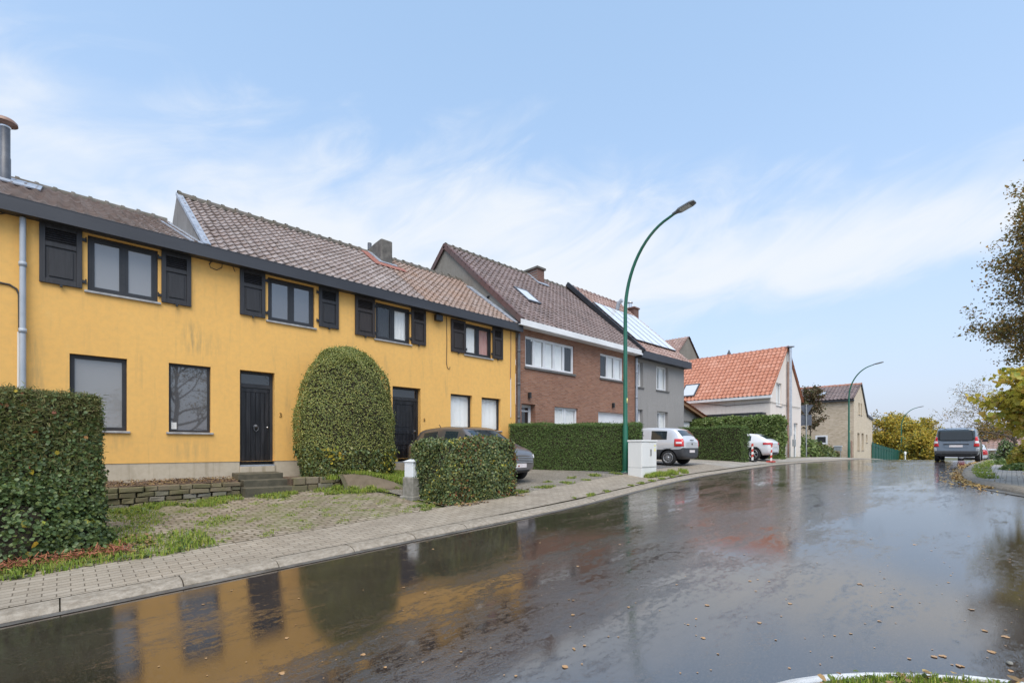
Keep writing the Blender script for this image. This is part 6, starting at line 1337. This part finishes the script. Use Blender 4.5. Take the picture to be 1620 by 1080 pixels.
plate_part(b_, ax_c, 0, .74, -1); mirror(ax_c, M['paint_white'], .65, .87, 1.0); MB().tube([(-1.1,0,1.41),(-1.35,0,1.53)], .012, 6).build('aerial', M['black'], ax_c, local=True)
# blue-grey van up the road
vq = at(1512.5, 728, 26.3); vz = road(vq.x); vn = thing('van', 'blue-grey passenger van parked on the right seen from behind', 'van', (vq.x+2.2, vq.y, road(vq.x+1)-.0), rz=-.0)
st = [(-2.19,.40,1.02,1.66,.80,.66),(-2.16,.30,1.05,1.74,.865,.70),(-2.02,.26,1.06,1.785,.895,.715),(-1.85,.25,1.06,1.795,.90,.72),(-1.0,.24,1.06,1.80,.905,.725),(-.9,.24,1.06,1.80,.905,.725),(.1,.24,1.05,1.80,.905,.725),(.2,.24,1.05,1.80,.905,.725),(.85,.24,1.04,1.76,.90,.71),(.95,.24,1.04,1.72,.90,.70),(1.55,.24,1.03,1.16,.89,.66),(1.8,.24,.94,1.04,.88,.66),(2.08,.27,.80,.88,.80,.66),(2.19,.34,.65,.72,.6,.5)]
o_, b_ = car(vn, st, {3:'S', 5:'S', 7:'S', 9:'WS'}, ((-1.40,.895),(1.32,.895)), .325, M['paint_van'], (0,), 'cover', capglass=None, bump_x=None)
win = patch(b_, vn, 'rear_window', M['carglass'], -30, 180-1.47, 180+1.47, 1.10, 1.69, off=.012, na=14, nz=10, shape=lambda f, g: (.5+(f-.5)*(1-.0*g)*(1-.35*max(0, abs(g-.5)*2-.55)**2), .5+(g-.5)*(1-.55*max(0, abs(f-.5)*2-.72)**1.5)))
for s in (1, -1):
    patch(b_, vn, 'tail_light', M['redlamp'], -1.5, 180-s*57, 180-s*44, .80, 1.32, off=.012, shape=lambda f, g: (f*(1-.25*g)+.0, g)); patch(b_, vn, 'tail_light', M['clearlamp'], -1.5, 180-s*54, 180-s*46, .97, 1.09, off=.024)
    MB().obox((-2.10, s*.42, 1.735), (.03,0,0), (0,.05,0), (0,0,.035)).build('roof_hinge', M['black'], vn, bevel=.015, local=True)
    MB().tube([(1.0, s*.70, 1.80), (.9, s*.69, 1.855), (-1.7, s*.69, 1.855), (-1.8, s*.70, 1.80)], .016, 8).build('roof_rail', M['black'], vn, local=True)
xr = rear_x(b_, 0, .85); MB().obox((xr-.015, 0, .93), (.02,0,0), (0,.50,0), (0,0,.022)).build('tailgate_handle', M['black'], vn, bevel=.01, local=True)
MB().obox((rear_x(b_, 0, .8)-.004, 0, .83), (.012,0,0), (0,.46,0), (0,0,.075)).build('plate_recess', M['paint_van'], vn, bevel=.02, local=True); plate_part(b_, vn, 0, .83, -1).location.x -= .014
MB().obox((rear_x(b_, .2, 1.14)-.02, .18, 1.145), (.012,0,0), (0,.24,.01), (0,0,.013)).build('wiper', M['black'], vn, local=True)
MB().obox((-2.215, 0, .50), (.055,0,0), (0,.84,0), (0,0,.085)).obox((-2.12, 0, .40), (.06,0,0), (0,.80,0), (0,0,.075)).build('bumper', [M['bumper']], vn, bevel=.035, local=True)
for s in (1, -1): MB().obox((-2.13, s*.80, .66), (.06,0,0), (0,.075,0), (0,0,.10)).build('corner_guard', M['alloy'], vn, bevel=.03, local=True)
mirror(vn, M['black'], .95, .92, 1.16)
vn.scale = (1.05, 1.05, 1.05)
# brown-grey hatchback with its nose past the cube hedge
fh = Vector((.10, -.995, 0)).normalized(); nose = Vector((8.72, 8.88, 0)); fc = nose-fh*1.92; fcar = thing('grey_hatchback', 'brown-grey hatchback with darker roof parked behind the cube hedge', 'car', (fc.x, fc.y, G(9, 9.8)+.03), rz=math.atan2(fh.y, fh.x))
st = [(-1.95,.36,.86,.93,.62,.5),(-1.92,.28,.90,.98,.76,.5),(-1.78,.24,.95,1.05,.83,.56),(-1.66,.24,.97,1.14,.85,.57),(-1.46,.22,.97,1.40,.855,.64),(-1.25,.21,.97,1.45,.855,.66),(-.40,.20,.95,1.50,.855,.67),(-.30,.20,.95,1.505,.855,.67),(.42,.20,.93,1.47,.855,.65),(.50,.20,.93,1.44,.855,.65),(1.10,.20,.91,1.04,.85,.60),(1.35,.20,.84,.955,.84,.6),(1.68,.21,.76,.86,.80,.6),(1.84,.23,.68,.77,.72,.6),(1.92,.30,.58,.68,.58,.5)]
o_, b_ = car(fcar, st, {3:'W', 5:'S', 7:'S', 9:'WS'}, ((-1.24,.84),(1.24,.84)), .30, M['paint_grey'], (0,), 'alloy')
rp = MB(); vs = []
for i in range(13):
    for j in range(9):
        x = -1.40+1.80*i/12; y = (-.60+1.2*j/8); h = b_.ray_cast(Vector((x, y, 3)), Vector((0,0,-1))); vs.append((h[0].x, h[0].y, h[0].z+.006) if h[0] else (x, y, 1.45))
rp.add(vs, [(i*9+j, (i+1)*9+j, (i+1)*9+j+1, i*9+j+1) for i in range(12) for j in range(8)], 0, True); rp.build('roof', pm('dark_roof', (.03,.022,.018), rough=.25, coat=.8), fcar, local=True)  # roof skin coloured darker than the body
MB().tube([(-1.15,0,1.43),(-1.30,0,1.60)], .012, 6).build('aerial', M['black'], fcar, local=True)
for s in (1, -1): patch(b_, fcar, 'headlight', M['clearlamp'], .9, s*30, s*62, .62, .76, off=.01, shape=lambda f, g: (f, g*(.55+.45*f)+.35*(f)))
gp = patch(b_, fcar, 'grille', M['black'], -30, -1.0, 1.0, .50, .66, off=.008, na=10)
for k in range(4):
    z = .515+.042*k; vs = []
    for i in range(13):
        y = -.50+1.0*i/12; x = rear_x(b_, y, z, 1); vs.append((x+.02, y, z))
    MB().tube(vs, .010, 6).build('grille_bar', M['steel'], gp, local=True)
patch(b_, fcar, 'lower_grille', M['black'], -30, -1.05, 1.05, .25, .33, off=.01, na=10); plate_part(b_, fcar, 0, .43, 1); mirror(fcar, M['paint_grey'], .62, .85, .98)
# red and white car just over the crest
rc = at(1538, 724, 36.5); rcar = thing('white_car', 'white and red car mostly hidden by the van over the crest', 'car', (rc.x+2, rc.y, road(rc.x+1.5)), rz=0)
st = [(-2.0,.40,.80,.88,.62,.5),(-1.96,.30,.86,.95,.78,.5),(-1.8,.26,.90,1.02,.84,.56),(-1.6,.25,.92,1.16,.85,.57),(-1.2,.22,.93,1.40,.855,.60),(-.2,.20,.93,1.46,.855,.62),(.5,.20,.92,1.42,.855,.60),(1.2,.20,.90,1.0,.85,.58),(1.8,.22,.72,.80,.78,.6),(2.0,.34,.55,.62,.52,.5)]
o_, b_ = car(rcar, st, {3:'W', 4:'S', 5:'S', 6:'WS'}, ((-1.25,.84),(1.25,.84)), .30, M['paint_white'], (0,))
for s in (1, -1): patch(b_, rcar, 'tail_light', M['redlamp'], -1.2, 180-s*62, 180-s*28, .62, 1.0)

# ================================================================== grass, litter, fallen leaves
def blades(P, h, w, lean=.45):
    N = len(P); a = rng.random(N)*2*math.pi; s = np.stack([np.cos(a), np.sin(a), np.zeros(N)], 1); b = rng.random(N)*2*math.pi; l = np.stack([np.cos(b), np.sin(b), np.zeros(N)], 1)*(rng.random(N)*lean)[:,None]
    hh = h*(.5+.9*rng.random(N)); ww = w*(.6+.8*rng.random(N)); up = np.array([0,0,1.0])
    v0 = P-s*ww[:,None]; v1 = P+s*ww[:,None]; mid = P+hh[:,None]*(.6*up+l*.35); v2 = mid+s*ww[:,None]*.7; v3 = mid-s*ww[:,None]*.7; tip = P+hh[:,None]*(.95*up+l*1.0); v4 = tip+s*ww[:,None]*.12; v5 = tip-s*ww[:,None]*.12
    V = np.stack([v0,v1,v2,v3,v4,v5], 1); F = (np.arange(N)*6)[:,None,None]+np.array([(0,1,2,3),(3,2,4,5)])[None]; return V.reshape(-1,3), F.reshape(-1,4)
def scatter(n, x0, x1, yf0, yf1, zf, mask=None):
    x = rng.uniform(x0, x1, n); f = rng.random(n); out = []
    for a, b in zip(x, f):
        lo, hi = yf0(a), yf1(a); y = lo+(hi-lo)*b
        out.append((a, y, zf(a, y)))
    P = np.array(out); return P[mask(P)] if mask is not None else P
cl_ = lambda f, s, t: (lambda P: wob(P*np.array([1,1,0]), 1, f, s) > t)
def grass(label, P, h, w, weeds=0, wsize=.04, mats=None, lean=.5):
    v, f = blades(P, h, w, lean); parts = [(v, f, 0)]; ms = [M['grassm']]
    if weeds:
        q = P[rng.integers(0, len(P), weeds)]+rng.normal(0, .03, (weeds, 3))*np.array([1,1,.4])+np.array([0,0,h*.3]); N = np.tile(np.array([[0,0,1.0]]), (weeds, 1)); v, f = leaves(q, N, wsize, LEAFW, .45); parts.append((v, f, 1)); ms.append(M['leaf_shrub'])
    V, F, MI = join(parts); return tag(np_mesh('grass', V, F, ms, MI), label, 'grass', kind='stuff')
grass('bright grass and weeds at the foot of the left hedge', scatter(9000, -4.5, 1.6, lambda x: kl(x)+PW-.06+.05*math.sin(x*5), lambda x: 9.0, G, lambda P: (wob(P*np.array([1,1,0]), 1, 2.2, .4) > -.35-.5*(P[:,0] < .6)) & (P[:,1] < 8.1+1.4*rng.random(len(P)))), .085, .006, 2600, .05)
grass('grass creeping over the cobbled driveway beside the hedge', scatter(9000, .2, 2.2, lambda x: kl(x)+PW, lambda x: 11.9, G, lambda P: (wob(P*np.array([1,1,0]), 1, 2.6, 2.4)+.5*(P[:,0] < 1.3) > .45)), .05, .005, 900, .035)
grass('strip of grass and weeds along the foot of the stone wall', scatter(9000, .6, 6.0, lambda x: 10.9-1.0*max(0, (x-4.0)/2.0) if x > 4 else 11.0, lambda x: 11.95 if x < rx1 else 11.1-.95*tf(x), lambda x, y: max(G(x, y), bank(x, y) if x > rx1+.1 else 0), cl_(3.0, 1.0, -.05)), .07, .006, 1500, .05)
grass('sparse grass tufts between the driveway cobbles', scatter(26000, 1.2, 5.7, lambda x: kl(x)+PW, lambda x: 11.4, G, cl_(6.0, 5.0, .46)), .03, .004, 900, .025)
grass('bright grass on the bank beside the dome bush', scatter(11000, 5.0, 7.2, lambda x: 11.55-.80*tf(x), lambda x: FY-.15, bank, cl_(2.6, 7.0, -.45)), .10, .006, 2200, .05)
grass('weedy tufts growing through the tarpaulin', np.concatenate([np.array(onplane_pt)+rng.normal(0, .07, (120, 3))*np.array([1,.6,0]) for onplane_pt in [(x, y, bank(x, y)+.02) for x, y in ((4.75,11.05),(5.05,10.85),(5.4,10.65),(4.75,11.3))]]), .11, .008, 120, .06)
grass('weeds and grass around the foot of the cube hedge', scatter(3600, 5.0, 8.3, lambda x: kl(x)+PW-.05, lambda x: kl(x)+PW+.45, G, cl_(4.0, 3.0, .18)), .05, .005, 700, .04)
grass('green weeds along the edge of the gravel forecourt', scatter(8000, 7.6, 13.4, lambda x: kl(x)+PW-.04, lambda x: kl(x)+PW+.7, G, cl_(3.2, 6.0, .42)), .05, .006, 900, .04)
cbx = cb
grass('weed tufts at the foot of the utility cabinet', np.concatenate([scatter(900, cb.x+.1, cb.x+1.6, lambda x: cb.y-.18, lambda x: cb.y-.02, G), scatter(500, cb.x+.55, cb.x+.95, lambda x: cb.y-.12, lambda x: cb.y-.02, G), scatter(1500, cb.x+1.0, cb.x+3.2, lambda x: kl(x)+.36, lambda x: kl(x)+.8, G, cl_(4, 2, .2))]), .13, .008, 500, .05)
grass('moss and weeds in the joints of the left kerb', scatter(5000, 8.5, 15.5, lambda x: kl(x)+.24, lambda x: kl(x)+.40, G, cl_(4.5, 8.0, .42)), .035, .006, 500, .03)
isl = lambda n: np.array([(IC.x+(IR-.17-.5*r)*math.cos(a), IC.y+(IR-.17-.5*r)*math.sin(a), road(3.4)+.058) for a, r in zip(rng.uniform(math.radians(-10), math.radians(120), n), rng.random(n)**1.3)])
P = isl(7000); grass('grass growing over the white kerb of the island', P[wob(P, 1, 5.0, 1.0) > -.25], .04, .004, 500, .03)
def right_pt(n, o0, o1, i0=0, i1=11):
    out = []
    for k in range(n):
        f = rng.uniform(i0, i1); i = int(f); a, b = Vector((*RK[i], 0)), Vector((*RK[i+1], 0)); T = (b-a).normalized(); N = Vector((-T.y, T.x, 0)); p = a.lerp(b, f-i)+N*rng.uniform(o0, o1); out.append((p.x, p.y, road(p.x)))
    return np.array(out)
P = right_pt(6000, 1.5, 4.5, 1, 13)+np.array([0,0,.10]); grass('rough grass verge behind the right pavement', P[wob(P, 1, 1.5, 1.0) > -.1], .12, .009, 1500, .06)
P = right_pt(2500, .25, .75, 2, 8)+np.array([0,0,.105]); grass('grass patch growing along the right kerb', P[wob(P, 1, 2.0, 3.0) > .25], .09, .008, 400, .05)
def litter(label, P, size, mats=('litterm',)):
    parts = []
    N = np.tile(np.array([[0,0,1.0]]), (len(P), 1)); v, f = leaves(P+np.array([0,0,.012])+rng.random((len(P),1))*np.array([0,0,.02]), N, size, LEAFW, .35); return tag(np_mesh('leaf_litter', v, f, M[mats[0]]), label, 'leaf litter', kind='stuff')
litter('drift of brown and yellow leaves in the right gutter', np.concatenate([right_pt(1300, -.26, .02, 1, 10), right_pt(120, -.6, -.25, 2, 11)])+np.array([0,0,.008]), .055, ('litter_gold',))
litter('brown leaves strewn over the right pavement', right_pt(110, .3, 1.9, 2, 12)+np.array([0,0,.105]), .05, ('litter_gold',))
litter('brown leaf litter under the tall left hedge', scatter(1400, -4.0, 1.0, lambda x: kl(x)+PW+.12, lambda x: 9.2, G, cl_(1.6, .2, -.15)), .06)
litter('dead brown leaves on the soil bed above the stone wall', scatter(1500, sx0-.3, sx1, lambda x: WYR+.15, lambda x: FY-.05, lambda x, y: wt_+.0+.08*((y-WYR-.12)/.78)), .03)
litter('brown leaves around the cube hedge', scatter(900, 5.0, 8.4, lambda x: kl(x)+PW-.25, lambda x: kl(x)+PW+.4, G, cl_(2.5, 1.2, .0)), .05)
P = scatter(900, -1.0, .65, lambda x: 8.05, lambda x: 8.35, G); v, f = leaves(P+np.array([0,0,.04])+rng.random((len(P),1))*np.array([0,0,.07]), np.tile(np.array([[0,0,1.0]]), (len(P), 1)), .065, NEEDLE, .6); M['fernred'] = island_mat('dead_fern', [(.30,.10,.05),(.36,.14,.07),(.24,.08,.05)], .8)
tag(np_mesh('dead_fern', v, f, M['fernred']), 'rust red dead fern fronds lying in the grass by the left hedge', 'dead plant')
P = isl(160)+np.array([0,0,.02]); litter('brown leaves caught along the island kerb', P, .045)
# single leaves on the wet road
lv = []
for k in range(4):
    o = tag(MB().add([tuple(p) for p in (LOBED[0] if k % 2 == 0 else LEAFW[0])*np.array([1,1,1.0+k*.3])-np.array([0,.5,0])], [tuple(f) for f in (LOBED[1] if k % 2 == 0 else LEAFW[1])]).build('fallen_leaf', M['deadleaf'], local=True, fix=False), 'tan autumn leaf lying flat on the wet asphalt road', 'leaf', 'fallen leaves on the wet road'); lv.append(o)
random.seed(5); spots = []
while len(spots) < 260:
    px, py = random.uniform(250, 1615), 732+348*random.random()**1.35
    if random.random() > .35+.65*max(0, (px-700)/900): continue
    r = ray(px, py); t = (EYE-.3)/-r.z
    for _ in range(6): q = r*t; t = (EYE-road(q.x))/-r.z
    q = r*t
    if q.y > kl(q.x)-.15 or (q.xy-IC.xy).length < IR+.1 or q.length > 34 or (q.x > 12 and q.y < 1.6 and q.y < np.interp(q.x, [12.5,14.6,16.7,19,22,35], [-4,-.7,.3,.9,1.2,1.2])+.1): continue
    spots.append(q)
for i, q in enumerate(spots):
    o = lv[i % 4] if i < 4 else lv[i % 4].copy()
    if i >= 4: COL.objects.link(o)
    s = .012+.036*random.random()**3; o.scale = (s, s, s*.3); o.rotation_euler = (random.gauss(0,.05), random.gauss(0,.05), random.uniform(0, 6.28)); o.location = (q.x, q.y, road(q.x)+.004)
st_b = tag(MB().lathe((0,0,0), (0,0,1), [(0,.02),(.012,.045),(.035,.04),(.05,.0)], 9).build('pebble', M['stone_old']), 'pale round pebble lying on the asphalt near the island kerb', 'pebble')
q = ray(1597, 1048); t = (EYE-.2)/-q.z; q = q*t; st_b.location = (q.x, q.y, road(q.x)); st_b.scale = (.55, .4, .4)
